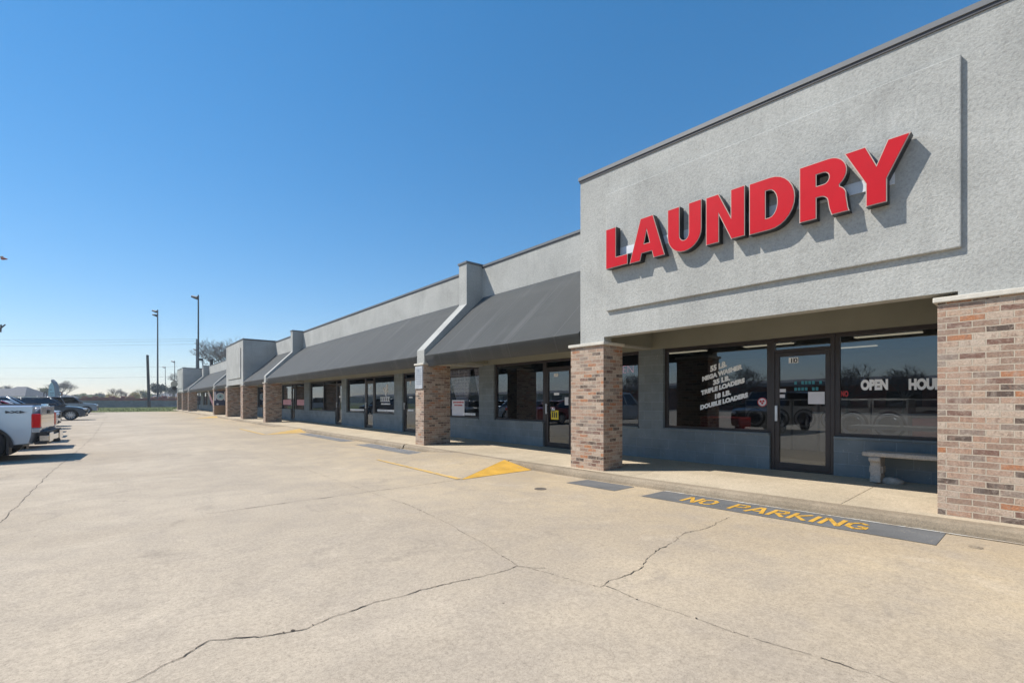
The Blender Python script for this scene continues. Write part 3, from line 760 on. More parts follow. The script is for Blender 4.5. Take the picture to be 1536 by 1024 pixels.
# interiors, dark behind the tinted glass
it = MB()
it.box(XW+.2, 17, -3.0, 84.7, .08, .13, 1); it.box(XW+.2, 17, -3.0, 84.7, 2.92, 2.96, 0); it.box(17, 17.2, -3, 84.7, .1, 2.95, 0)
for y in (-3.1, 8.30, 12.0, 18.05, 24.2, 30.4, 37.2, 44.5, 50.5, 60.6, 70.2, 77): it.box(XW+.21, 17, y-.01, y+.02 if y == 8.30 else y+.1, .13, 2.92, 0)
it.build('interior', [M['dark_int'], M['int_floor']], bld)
for x, y in ((10.6, 4.0), (10.6, 1.2), (12.6, 4.8), (12.6, 2.4), (12.6, .4), (14.8, 3.6), (14.8, 1.0), (10.6, 6.6), (12.6, 7.0), (10.6, 2.6), (11.3, 3.4), (11.3, 1.8)):  # front fixtures sit out of view, multiplied and boosted to light the washers
    m = MB(); m.box(x-.12, x+.12, y-.6, y+.6, 2.86, 2.919); o = m.build('ceiling_light', M['washer'], bld)
    t = MB(); t.box(x-.09, x+.09, y-.57, y+.57, 2.84, 2.859); t.build('lamp', M['tube_fill' if x < 11.5 else 'tube'], o)
# things inside the laundry
def washer_machine(x, y, lab):
    t = thing('washing_machine', lab, 'washer', (x, y, .13), 0, 'washers in the laundry')
    m = MB(); m.box(-.36, .36, -.285, .285, 0, 1.36); m.build('cabinet', M['washer'], t, world=False, bevel=.02)
    m = MB(); m.cyl((-.365, 0, .84), (-.41, 0, .84), .265, .245, 28); m.build('door_ring', M['darkplastic'], t, world=False)
    m = MB(); m.cyl((-.411, 0, .84), (-.418, 0, .84), .225, .215, 28); m.build('door_rim', M['steel'], t, world=False)
    m = MB(); m.cyl((-.419, 0, .84), (-.43, 0, .84), .165, .15, 24); m.build('door_glass', M['carglass'], t, world=False)
    m = MB(); m.box(-.375, -.361, -.25, .25, 1.18, 1.32); m.build('control_panel', M['darkplastic'], t, world=False)
    return t
w0 = washer_machine(12.0, 2.78, 'front loading washer nearest the door in the pair behind the right laundry window')
c = copy_tree(w0); c.location = (12.0, 2.18, .13); c['label'] = 'front loading washer beside the red chest cooler behind the right laundry window'
for i in range(7):
    c = copy_tree(w0); c.location = (14.2, 5.6-.62*i, .13)
    c['label'] = 'white front loading washer in the dim row at the back of the laundry'
t = thing('laundry_cart', 'red laundry cart standing inside the left laundry window', 'cart', (10.6, 4.95, .13))
m = MB(); m.box(-.3, .3, -.45, .45, .35, .95); m.build('basket', M['sred'], t, world=False, bevel=.03)
for sx in (-.25, .25):
    for sy in (-.38, .38): m = MB(); m.cyl((sx, sy, .06), (sx, sy, .36), .02, .02, 8); m.ball((sx, sy, .05), .05, .03, .05); m.build('caster', M['steel'], t, world=False)
t = thing('folding_table', 'long pale folding table just inside the window behind the bench', 'table', (9.85, 1.2, .13))
m = MB(); m.box(-.3, .3, -1.0, 1.15, .84, .90); m.build('top', M['washer'], t, world=False, bevel=.01)
for yy in (-.85, 1.0): m = MB(); m.box(-.25, .25, yy-.03, yy+.03, 0, .84); m.build('leg', M['steel'], t, world=False)
t = thing('chest_cooler', 'red chest cooler inside the laundry beside the two front washers', 'cooler', (12.0, 1.42, .13))
m = MB(); m.box(-.38, .38, -.42, .42, .06, 1.0); m.build('cabinet', M['sred'], t, world=False, bevel=.03)
m = MB(); m.box(-.40, .40, -.44, .44, 1.002, 1.09); m.build('lid', M['darkplastic'], t, world=False, bevel=.02)
m = MB(); m.box(-.36, .36, -.40, .40, 0, .058); m.build('base', M['darkplastic'], t, world=False)
# curtains
def curtain(name, lab, top, bot, ztop, zbot, tail):
    m = MB(); n = 36; rowsv = []
    for k in range(13):
        s = k/12; z = ztop+(zbot-ztop)*s; e = s**1.15
        a = top[0]+(bot[0]-top[0])*e; b = top[1]+(bot[1]-top[1])*e
        rowsv.append([(9.36+.05*math.sin(j*1.35+.4*math.sin(s*3))*(1-.3*s), a+(b-a)*j/n, z) for j in range(n+1)])
    if tail:
        a, b = bot; rowsv.append([(9.36+.02*math.sin(j*1.35), a+(b-a)*j/n, .9) for j in range(n+1)])
    for r0, r1 in zip(rowsv[:-1], rowsv[1:]):
        for j in range(n): m.quad([r0[j], r0[j+1], r1[j+1], r1[j]])
    o = m.build(name, M['curtain'], smooth=True); tag(o, lab, 'curtain', 'tied curtains in the shop window'); o.modifiers.new('t', 'SOLIDIFY').thickness = .004
curtain('curtain', 'pale grey curtain panel gathered above the paper notice, wider of the two', (14.55, 13.15), (13.95, 13.35), 2.54, 1.2, False)
curtain('curtain', 'narrow mauve grey curtain tied back against the right jamb beside the notice', (12.98, 12.42), (12.58, 12.43), 2.54, 1.25, True)
# neon sign
t = thing('neon_sign', 'pink neon open sign half hidden behind the brick pillar', 'sign', (9.3, 6.9, 1.9))
m = MB(); text('OPEN', .27, m, lambda u, v: (9.25, 7.16-u, 2.10+v), offset=-.008)
m.build('letters', M['neon'], t)

# ------------------------------------------------------------------ LAUNDRY channel letters
sign = thing('shop_sign', 'large raised red LAUNDRY letters on the grey wall panel', 'sign', (6.9, 3.2, 3.7))
def arc(cx, cy, rx, ry, a0, a1, n=14):
    return [(cx+rx*math.cos(math.radians(a0+(a1-a0)*i/n)), cy+ry*math.sin(math.radians(a0+(a1-a0)*i/n))) for i in range(n+1)]
GL = {  # outlines in letter heights: outer ring, then holes
 'L': (.67, [[(0, 0), (.66, 0), (.66, .25), (.31, .25), (.31, 1), (0, 1)]]),
 'A': (.93, [[(0, 0), (.29, 0), (.335, .17), (.60, .17), (.645, 0), (.93, 0), (.63, 1), (.30, 1)], [(.395, .385), (.54, .385), (.467, .68)]]),
 'U': (.82, [[(0, 1), (0, .40)]+arc(.41, .38, .41, .40, 180, 360)+[(.82, 1), (.52, 1), (.52, .38)]+arc(.41, .36, .11, .13, 0, -180, 8)+[(.30, 1)]]),
 'N': (.80, [[(0, 0), (.28, 0), (.28, .56), (.53, 0), (.80, 0), (.80, 1), (.52, 1), (.52, .46), (.27, 1), (0, 1)]]),
 'D': (.80, [[(0, 0), (.38, 0)]+arc(.38, .5, .42, .5, -90, 90)+[(0, 1)], [(.30, .24), (.36, .24)]+arc(.36, .5, .14, .26, -90, 90, 10)+[(.30, .76)]]),
 'R': (.80, [[(0, 0), (.30, 0), (.30, .37), (.36, .37)]+arc(.36, .25, .13, .12, 90, 20, 6)+[(.51, .12), (.55, 0), (.84, 0), (.82, .06)]+[(.79, .26)]+arc(.60, .30, .19, .18, 10, 62, 5)+arc(.50, .715, .30, .285, -52, 90, 12)+[(0, 1)],
            [(.30, .58), (.42, .58)]+arc(.42, .68, .09, .10, -90, 90, 8)+[(.30, .78)]]),
 'Y': (.94, [[(.32, 0), (.62, 0), (.62, .38), (.94, 1), (.63, 1), (.475, .645), (.32, 1), (0, 1), (.32, .38)]]),
}
def glyph_mesh(rings, fn, x0, x1, mats, name, parent, inset=None):
    # front face with holes through a filled 2-D curve, side walls by hand
    cu = D.curves.new('g', 'CURVE'); cu.dimensions = '2D'; cu.fill_mode = 'BOTH'
    for r in rings:
        sp = cu.splines.new('POLY'); sp.points.add(len(r)-1)
        for p, (a, b) in zip(sp.points, r): p.co = (a, b, 0, 1)
        sp.use_cyclic_u = True
    if inset: cu.offset = -inset
    o = D.objects.new('g', cu); COL.objects.link(o)
    me = D.meshes.new_from_object(o.evaluated_get(bpy.context.evaluated_depsgraph_get()))
    V = [v.co.copy() for v in me.vertices]; F = [tuple(p.vertices) for p in me.polygons]
    # boundary edges
    cnt = {}
    for f in F:
        for a, b in zip(f, f[1:]+f[:1]): cnt[frozenset((a, b))] = cnt.get(frozenset((a, b)), 0)+1
    mb = MB()
    mb.add([fn(x0, v.x, v.y) for v in V], F, 0)
    if len(mats) > 1:
        for e, c in cnt.items():
            if c == 1:
                a, b = tuple(e)
                mb.quad([fn(x0, V[a].x, V[a].y), fn(x0, V[b].x, V[b].y), fn(x1, V[b].x, V[b].y), fn(x1, V[a].x, V[a].y)], 1)
    D.objects.remove(o); D.curves.remove(cu); D.meshes.remove(me)
    return mb
EXT = {0: ('L', 5.34, 4.87), 1: ('A', 4.83, 4.15), 2: ('U', 4.10, 3.53), 3: ('N', 3.46, 2.89), 4: ('D', 2.83, 2.25), 5: ('R', 2.20, 1.655), 6: ('Y', 1.71, 1.08)}
for i, (ch, ya, yb) in EXT.items():
    wd, rings = GL[ch]; wd = max(p[0] for r in rings for p in r); sc = (ya-yb)/wd; hh = .715
    R = [[(a*sc, b*hh) for a, b in r] for r in rings]
    zb = 3.735+.022*(ya-1.4)
    fn = lambda x, u, v: (x, ya-u, zb+v-.0*u)
    mb = glyph_mesh(R, fn, 6.785, 6.912, [1, 2], 'l', sign)
    lo = mb.build('letter', [M['trim'], M['black']], sign)
    mf = glyph_mesh(R, fn, 6.780, 6.785, [1], 'f', sign, inset=.010)
    mf.build('letter_face', M['red'], lo)
m = MB(); m.prism([(1.25, 4.02), (1.25, 4.16), (5.2, 4.24), (5.2, 4.10)], 'x', 6.913, 6.929); 
m.v = [(x, y, z-.07 if False else z-.05) for x, y, z in m.v]
m.build('raceway', M['raceway'], sign)

# ------------------------------------------------------------------ bench, rock, notices on the pillars
def bench():
    z0 = .165+gz(1.3)
    t = thing('stone_bench', 'cast stone bench with scrolled legs under the right window', 'bench', (8.83, 1.3, z0))
    m = MB(); m.box(-.17, .17, -.78, .66, .385, .455); m.build('seat', M['bench'], t, world=False, bevel=.022, seg=3)
    for y in (.50, -.58):
        m = MB(); prof = [(-.15, 0), (.15, 0), (.15, .07), (.12, .10), (.125, .25), (.14, .31), (.16, .386), (-.16, .386), (-.14, .31), (-.125, .25), (-.12, .10), (-.15, .07)]
        m.prism(prof, 'y', y-.065, y+.065)
        m.cyl((-.155, y-.072, .345), (-.155, y+.072, .345), .04, .04, 12)
        m.box(-.09, .09, y-.085, y+.085, .14, .24)
        m.build('leg', M['bench'], t, world=False, bevel=.012)
bench()
m = MB(); m.ball((8.80, 1.62, .245), .085, .14, .065, 16, 10, jit=.12, seed=4)
tag(m.build('rock', M['rock'], smooth=True), 'small pale rock lying on the pavement beneath the bench', 'rock')
t = thing('notice_board', 'white notice panel fixed high on the face of the brick pillar', 'notice', (6.92, 12.38, 1.85))
m = MB(); m.box(6.90, 6.929, 12.18, 12.62, 1.80, 2.47); m.build('panel', M['notice'], t, bevel=.004)
m = MB(); rows(m, 12.40, 2.37, .34, 9, .014, .055, 21, 6.897); text('11', .10, m, facade(6.897, 12.46, 2.30), offset=.002); m.build('print', M['signgrey'], t)
# emblem board by the far pillar
t = thing('emblem_board', 'dark board with round white emblem above a brown slab coloured like shaded brick on far pillar', 'sign', (7.4, 50.2, .1))
m = MB(); m.box(6.95, 7.80, 50.22, 50.295, 1.02, 2.30); m.build('board', M['navy'], t)
m = MB(); m.cyl((7.42, 50.215, 1.82), (7.42, 50.205, 1.82), .36, .36, 28); m.cyl((7.2, 50.215, 1.12), (7.2, 50.205, 1.12), .09, .09, 12); m.box(6.95, 7.08, 50.20, 50.217, 1.45, 2.25); m.box(7.72, 7.80, 50.20, 50.217, 1.45, 2.25); m.build('emblem', M['paper'], t)
m = MB(); m.cyl((7.42, 50.203, 1.82), (7.42, 50.198, 1.82), .26, .26, 24); m.build('emblem_ring', M['signblue'], t)
m = MB(); m.cyl((7.42, 50.196, 1.82), (7.42, 50.19, 1.82), .12, .12, 5); m.build('emblem_mark', M['signgrey'], t)
m = MB(); m.box(6.98, 7.78, 50.21, 50.294, .16, 1.0); m.build('panel', M['tan'], t, bevel=.01)  # brown slab over the pillar, coloured as its brick looks in shade
# leaning feather flag
t = thing('feather_flag', 'pink and cream feather flag leaning in front of the far shop windows', 'flag', (8.3, 59.4, .13))
def flagpt(s): return Vector((8.3, 60+4.6*s, .5+1.75*s))
m = MB(); m.cyl((8.3, 59.4, .15), tuple(flagpt(1.02)), .02, .012, 8); m.build('pole', M['greypole'], t)
m = MB()
for i in range(10):
    s0, s1 = i/10, (i+1)/10
    a, b = flagpt(s0), flagpt(s1); w0 = .34+.22*math.sin(s0*3); w1 = .34+.22*math.sin(s1*3)
    m.add([(8.29, a.y, a.z), (8.29, b.y, b.z), (8.29, b.y-.1, b.z+w1), (8.29, a.y-.1, a.z+w0)], [(0, 1, 2, 3)], 0 if s0 < .62 else 1)
o = m.build('cloth', [M['pink'], M['paper']], t); o.modifiers.new('t', 'SOLIDIFY').thickness = .006
# round blade sign on the last box
t = thing('blade_sign', 'tan round shop sign projecting from the last stucco box', 'sign', (6.7, 83.0, 3.3))
m = MB(); m.box(6.5, 6.98, 82.98, 83.04, 4.25, 4.32); m.build('bracket', M['black'], t)
m = MB(); m.cyl((6.55, 82.95, 3.85), (6.55, 83.07, 3.85), .42, .42, 20); m.build('disc', M['siding'], t)
m = MB(); m.cyl((6.55, 82.94, 3.25), (6.55, 83.06, 3.25), .28, .28, 16); m.build('lower_disc', M['wood'], t)
# roof floodlight and vents
t = thing('roof_floodlight', 'floodlight on a short post above the last stucco box', 'floodlight', (9.6, 79.5, 5.1))
m = MB(); m.cyl((9.6, 79.5, 5.1), (9.6, 79.5, 7.3), .07, .07, 8); m.build('post', M['greypole'], t)
m = MB(); m.box(9.0, 9.6, 79.3, 79.7, 7.15, 7.45); m.build('lamp_head', M['black'], t, bevel=.04)
t = thing('roof_vent', 'dark vent pipe on the roof beside the floodlight', 'vent', (10.6, 79, 5.1))
m = MB(); m.cyl((10.6, 79, 5.1), (10.6, 79, 7.2), .2, .2, 12); m.build('pipe', M['wood'], t)
m = MB(); m.cyl((10.6, 79, 7.2), (10.6, 79, 7.35), .27, .22, 12); m.build('hood', M['wood'], t)
# ------------------------------------------------------------------ vehicles
def offset_poly(poly, d):
    n = len(poly); out = []
    area = sum(poly[i][0]*poly[(i+1) % n][1]-poly[(i+1) % n][0]*poly[i][1] for i in range(n))
    sg = 1 if area > 0 else -1
    for i in range(n):
        p, q, r = Vector(poly[i-1]), Vector(poly[i]), Vector(poly[(i+1) % n])
        a = (q-p).normalized(); b = (r-q).normalized()
        nn = Vector((-(a.y+b.y), a.x+b.x))
        if nn.length < 1e-6: nn = Vector((-a.y, a.x))
        nn.normalize(); out.append(tuple(q+nn*(d*sg)))
    return out
def shell(mb, poly, w, taper, Lh, stations=((-1, .045), (-.955, .012), (-.88, 0), (-.45, 0), (0, 0), (.45, 0), (.88, 0), (.955, .012), (1, .045)), crown=.02):
    rings = []
    for t, d in stations:
        pp = offset_poly(poly, d); ring = []
        for x, z in pp:
            e = min(1, abs(x)/Lh)**5
            tuck = .045*max(0, (.55-z)/.35)+.03*max(0, (z-.7)/.4)
            ring.append((x-math.copysign(.10*abs(t)**3*e, x), t*(w-taper*e-tuck), z+(crown*(1-t*t) if z > .8 else 0)))
        rings.append(ring)
    n = len(poly); k = len(mb.v)
    for r in rings: mb.v += r
    mb.f.append(tuple(range(k, k+n))); mb.m.append(0)
    kk = k+(len(rings)-1)*n; mb.f.append(tuple(range(kk+n-1, kk-1, -1))); mb.m.append(0)
    for s in range(len(rings)-1):
        for i in range(n):
            j = (i+1) % n; a = k+s*n; b = a+n
            mb.f.append((a+i, b+i, b+j, a+j)); mb.m.append(0)
def archpts(cx, r, zb, rising):
    pts = [(cx-r*math.cos(math.pi*i/12), .34+r*math.sin(math.pi*i/12)) for i in range(13)]
    pts[0] = (cx-r, zb); pts[-1] = (cx+r, zb)
    return pts if rising else pts[::-1]
SPEC = {
 'sedan': dict(L=4.75, w=.91, wb=(1.42, -1.36), r=.335, top=[(-2.37, .55), (-2.36, .92), (-2.2, 1.03), (-1.65, 1.05), (0, 1.0), (1.0, .96), (1.75, .87), (2.2, .74), (2.36, .58), (2.36, .36), (2.25, .22)],
               gh=[(1.12, -1.95), (.30, -1.15)], belt=.98, roof=1.45, bp=(-.40,)),
 'suv': dict(L=4.65, w=.94, wb=(1.38, -1.35), r=.37, top=[(-2.32, .6), (-2.33, 1.0), (-2.28, 1.12), (-1.4, 1.1), (0, 1.06), (.95, 1.04), (1.75, .97), (2.15, .84), (2.30, .66), (2.31, .40), (2.2, .26)],
             gh=[(1.10, -2.22), (.28, -1.85)], belt=1.06, roof=1.66, bp=(-.25, -1.15)),
 'bigsuv': dict(L=5.1, w=.99, wb=(1.55, -1.45), r=.40, top=[(-2.54, .6), (-2.55, 1.1), (-2.5, 1.2), (0, 1.17), (1.2, 1.15), (2.2, 1.08), (2.47, .98), (2.54, .62), (2.52, .42), (2.42, .3)],
                gh=[(1.25, -2.45), (.55, -2.25)], belt=1.16, roof=1.86, bp=(-.15, -1.2)),
 'pickup': dict(L=5.85, w=1.0, wb=(1.92, -1.92), r=.42, top=[(-2.88, .62), (-2.90, 1.28), (-2.86, 1.34), (-.95, 1.33), (-.93, 1.21), (1.15, 1.18), (2.4, 1.12), (2.78, 1.02), (2.9, .66), (2.88, .46), (2.75, .34)],
                gh=[(1.30, -.92), (.62, -.80)], belt=1.19, roof=1.88, bp=(.0,)),
}
def car(kind, name, label, cat, loc, rotz, paint, group=None):
    S = SPEC[kind]; Lh = S['L']/2; w = S['w']; r = S['r']; ar = r+.075; zb = S['top'][-1][1]-.0; zb = .27 if kind in ('sedan', 'suv') else .36
    t = thing(name, label, cat, loc, rotz, group)
    f, re = S['wb']
    poly = list(S['top'])+archpts(f, ar, zb, False)+archpts(re, ar, zb, False)+[(-Lh+.12, zb+.02)]
    mb = MB(); shell(mb, poly, w, .10, Lh)
    body = mb.build('body', M[paint], t, world=False, smooth=True)
    body.data.polygons.foreach_set('use_smooth', [True]*len(body.data.polygons))
    es = body.modifiers.new('es', 'EDGE_SPLIT'); es.split_angle = math.radians(38)
    # underbody and wheel wells
    m = MB(); m.box(-Lh+.35, Lh-.35, -w+.26, w-.26, zb-.04, .78); m.build('underbody', M['darkplastic'], t, world=False)
    # greenhouse
    (bf, br), (tf, tr) = S['gh']; wb_, wt = w-.07, w-.25; zb2, zr = S['belt']-.03, S['roof']
    m = MB()
    B = [(bf, -wb_, zb2), (bf, wb_, zb2), (br, wb_, zb2), (br, -wb_, zb2)]; T = [(tf, -wt, zr-.03), (tf, wt, zr-.03), (tr, wt, zr-.03), (tr, -wt, zr-.03)]
    for i in range(4): j = (i+1) % 4; m.quad([B[i], B[j], T[j], T[i]])
    m.build('window', M['carglass'], t, world=False)
    m = MB(); rw = wt+.03; prof = [(tf+.06, zr-.06), (tf-.12, zr-.012), ((tf+tr)/2, zr+.015), (tr+.15, zr-.015), (tr-.05, zr-.06)]
    rr_ = []
    for s_, dz in ((-1, -.03), (-.9, 0), (0, .02), (.9, 0), (1, -.03)): rr_.append([(x, s_*rw, z+dz) for x, z in prof])
    for a, b in zip(rr_[:-1], rr_[1:]):
        for i in range(len(prof)-1): m.quad([a[i], a[i+1], b[i+1], b[i]])
    for i in range(4):
        a, b = Vector(B[i]), Vector(T[i]); m.cyl(a, b, .05, .045, 6)
    for sgn in (-1, 1):
        for x in S['bp']:
            u = (x-br)/(bf-br); m.cyl((x, sgn*wb_, zb2), (tr+(tf-tr)*u, sgn*wt, zr-.03), .04, .035, 6)
        m.tube([(bf, sgn*wb_, zb2+.02), (br, sgn*wb_, zb2+.02)], .025, 6)
        m.tube([(tf, sgn*wt, zr-.03), (tr, sgn*wt, zr-.03)], .04, 6)
    o = m.build('roof', M[paint], t, world=False, smooth=True); o.modifiers.new('t', 'SOLIDIFY').thickness = .01
    # wheels
    for x in (f, re):
        for sgn in (-1, 1):
            y = sgn*(w-.13); m = MB(); n = 28; pr = [(-.11, r*.70), (-.115, r*.9), (-.08, r), (.08, r), (.115, r*.9), (.11, r*.70)]
            k = len(m.v)
            for i in range(n):
                a = 2*math.pi*i/n
                for dy, q in pr: m.v.append((x+q*math.cos(a), y+dy, r+q*math.sin(a)))
            for i in range(n):
                j = (i+1) % n
                for q in range(5): m.f.append((i*6+q, j*6+q, j*6+q+1, i*6+q+1)); m.m.append(0)
            wh = m.build('wheel', M['tyre'], t, world=False, smooth=True)
            m = MB(); yo = y+sgn*.085
            m.cyl((x, y-.05*sgn, r), (x, yo-.03*sgn, r), r*.71, r*.71, 24, 1)
            for i in range(10):
                a = 2*math.pi*i/10; c_, s_ = math.cos(a), math.sin(a); hw = .028
                p = [(x+c_*r*.12-s_*hw, yo, r+s_*r*.12+c_*hw), (x+c_*r*.70-s_*hw, yo-.005*sgn, r+s_*r*.70+c_*hw), (x+c_*r*.70+s_*hw, yo-.005*sgn, r+s_*r*.70-c_*hw), (x+c_*r*.12+s_*hw, yo, r+s_*r*.12-c_*hw)]
                m.quad(p, 0)
            m.cyl((x, yo-.03*sgn, r), (x, yo+.01*sgn, r), r*.17, r*.15, 12, 0)
            k = len(m.v)
            for i in range(24):
                a = 2*math.pi*i/24
                m.v += [(x+r*.66*math.cos(a), yo, r+r*.66*math.sin(a)), (x+r*.735*math.cos(a), yo+.012*sgn, r+r*.735*math.sin(a))]
            for i in range(24): j = (i+1) % 24; m.f.append((k+2*i, k+2*j, k+2*j+1, k+2*i+1)); m.m.append(0)
            m.build('rim', [M['rim'], M['darkplastic']], wh, world=False)
    # door gaps and handles, following the tuck of the flank
    def flank(x, z, sgn, d=.003):
        e = min(1, abs(x)/Lh)**5
        return (x, sgn*(w-.10*e-.045*max(0, (.55-z)/.35)-.03*max(0, (z-.7)/.4)+d), z)
    xs_ = [bf-.30]+list(S['bp'])+([br+.55] if kind in ('sedan', 'suv', 'bigsuv') else [br+.06])
    xs_ = [x for x in xs_ if x-re > ar+.04 or x > re+ar] if kind == 'pickup' else xs_
    for sgn in (-1, 1):
        m = MB(); zt_ = S['belt']-.05
        for x in xs_:
            z0_ = zb+.14 if x-re > ar+.02 else .34+ar+.06
            n = 8
            for i in range(n):
                za, zc = z0_+(zt_-z0_)*i/n, z0_+(zt_-z0_)*(i+1)/n
                m.quad([flank(x-.008, za, sgn), flank(x+.008, za, sgn), flank(x+.008, zc, sgn), flank(x-.008, zc, sgn)])
        x0_, x1_ = max(xs_[-1], re+ar+.03), xs_[0]
        for i in range(12):
            a_, b_ = x0_+(x1_-x0_)*i/12, x0_+(x1_-x0_)*(i+1)/12
            m.quad([flank(a_, zb+.13, sgn), flank(b_, zb+.13, sgn), flank(b_, zb+.145, sgn), flank(a_, zb+.145, sgn)])
        m.build('door_gap', M['darkplastic'], t, world=False)
        for x in xs_[1:]:
            px_, py_, pz_ = flank(x+.16, S['belt']-.15, sgn)
            m = MB(); m.box(px_-.09, px_+.09, py_-.012, py_+.022 if sgn > 0 else py_+.012, pz_-.015, pz_+.015)
            m.build('door_handle', M[paint], t, world=False, bevel=.008)
    # lamps, bumpers, mirrors
    zl = S['belt']-.27
    for sgn in (-1, 1):
        m = MB(); m.ball((Lh-.20, sgn*(w-.24), zl), .18, .16, .085, 12, 8); m.build('headlight', M['lens'], t, world=False, smooth=True)
        if kind != 'pickup':
            m = MB(); m.box(-Lh-.005, -Lh+.16, sgn*(w-.24)-.12, sgn*(w-.24)+.12, zl+.08, zl+.24); m.build('taillight', M['taillight'], t, world=False, bevel=.04)
        m = MB(); m.box(bf-.32, bf-.20, sgn*(w+.06)-.09, sgn*(w+.06)+.09, S['belt']+.01, S['belt']+.15); m.build('mirror', M[paint], t, world=False, bevel=.04)
    m = MB(); m.box(Lh-.10, Lh-.002, -w*.55, w*.55, zl-.16, zl+.05); m.box(Lh-.12, Lh-.02, -w*.62, w*.62, zb+.02, zb+.16); m.build('grille', M['darkplastic'], t, world=False, bevel=.02)
    return t
tr = car('pickup', 'pickup_truck', 'silver pickup truck parked nose out with its red tail light towards the shops', 'pickup', (-1.33-2.89, 17.05+.2, 0), math.pi-.07, 'silver')
# tail of the truck: lamps, bumper, tailgate lines, mud flaps, hitch, script on the bedside
for sgn in (-1, 1):
    m = MB(); m.box(-2.925, -2.76, sgn*.93-.12, sgn*.93+.05, .79, 1.13); m.build('tail_light', M['taillight'], tr, world=False, bevel=.025)
    m = MB(); m.box(-2.915, -2.77, sgn*.93-.11, sgn*.93+.044, .67, .785); m.build('reverse_light', M['lens'], tr, world=False, bevel=.02)
    m = MB(); m.box(-1.52-.93+.06, -1.52-.93+.10, sgn*.86-.14, sgn*.86+.14, .16, .62); m.build('mud_flap', M['darkplastic'], tr, world=False)
    m = MB(); n = 14
    for i in range(n):
        a0, a1 = math.pi*i/n, math.pi*(i+1)/n
        for q0, q1 in ((.49, .55),):
            m.quad([(-1.92+q0*math.cos(a0), sgn*.985, .34+q0*math.sin(a0)), (-1.92+q1*math.cos(a0), sgn*1.0, .34+q1*math.sin(a0)), (-1.92+q1*math.cos(a1), sgn*1.0, .34+q1*math.sin(a1)), (-1.92+q0*math.cos(a1), sgn*.985, .34+q0*math.sin(a1))])
    m.build('arch_trim', M['darkplastic'], tr, world=False)
    m = MB(); text('4X4', .13, m, lambda u, v: (-2.40-sgn*(u-.17)*-1.6*-1 if False else -2.40+sgn*(.17-u)*-1.5, sgn*1.003, 1.15+v*.62), offset=.004); m.build('script', M['black'], tr, world=False)
m = MB(); m.box(-3.06, -2.90, -.93, .93, .46, .60, 0); m.box(-3.075, -3.06, -.90, -.42, .44, .66, 0); m.box(-3.075, -3.06, .42, .90, .44, .66, 0); m.build('bumper', M['chrome'], tr, world=False, bevel=.03)
m = MB(); m.box(-3.03, -2.86, -.96, .96, .60, .70); m.box(-3.02, -2.80, -.90, .90, .38, .458); m.box(-3.14, -2.9, -.05, .05, .38, .45); m.build('step_pad', M['darkplastic'], tr, world=False, bevel=.01)
m = MB(); m.box(-2.915, -2.89, -.80, .80, .76, 1.30); m.build('tailgate', M['silver'], tr, world=False, bevel=.03)
m = MB(); m.box(-2.93, -2.91, -.13, .13, 1.12, 1.21); m.build('tailgate_handle', M['darkplastic'], tr, world=False, bevel=.02)
m = MB(); m.box(-2.93, -.95, -.99, -.93, 1.335, 1.365); m.box(-2.93, -.95, .93, .99, 1.335, 1.365); m.build('bed_rail', M['darkplastic'], tr, world=False, bevel=.01)
ROW = 'cars parked in the row facing the shops'
car('sedan', 'parked_car', 'red saloon whose sloping rear window shows just above the pickup bed', 'car', (-3.85, 20.7, 0), math.pi, 'redcar', ROW)
car('sedan', 'parked_car', 'white saloon between the red one and the pale blue one', 'car', (-4.12, 23.6, 0), math.pi, 'whitecar', ROW)
car('sedan', 'parked_car', 'pale blue silver saloon behind the white one', 'car', (-4.35, 26.6, 0), math.pi, 'bluesilver', ROW)
car('sedan', 'parked_car', 'beige saloon just beyond the tailgate of the pickup', 'car', (-4.5, 30.4, 0), 0, 'beigecar', ROW)
car('sedan', 'parked_car', 'white saloon with dark nose half hidden by the pickup tailgate', 'car', (-4.5, 33.6, 0), 0, 'whitecar', ROW)
car('suv', 'parked_car', 'blue grey crossover two places nearer than the dark one', 'car', (-4.65, 37.0, 0), 0, 'bluesilver', ROW)
car('suv', 'parked_car', 'dark charcoal crossover with bright alloy wheels near the end of the row', 'car', (-3.85, 48.0, 0), 0, 'charcoal', ROW)
car('bigsuv', 'parked_car', 'grey sport utility with pale bonnet, farthest in the parked row', 'car', (-3.9, 70, 0), 0, 'greycar', ROW)
# cars that the shop windows mirror
car('bigsuv', 'parked_car', 'black sport utility mirrored in the left laundry window', 'car', (-5.2, 8.75, 0), 0, 'blackcar')

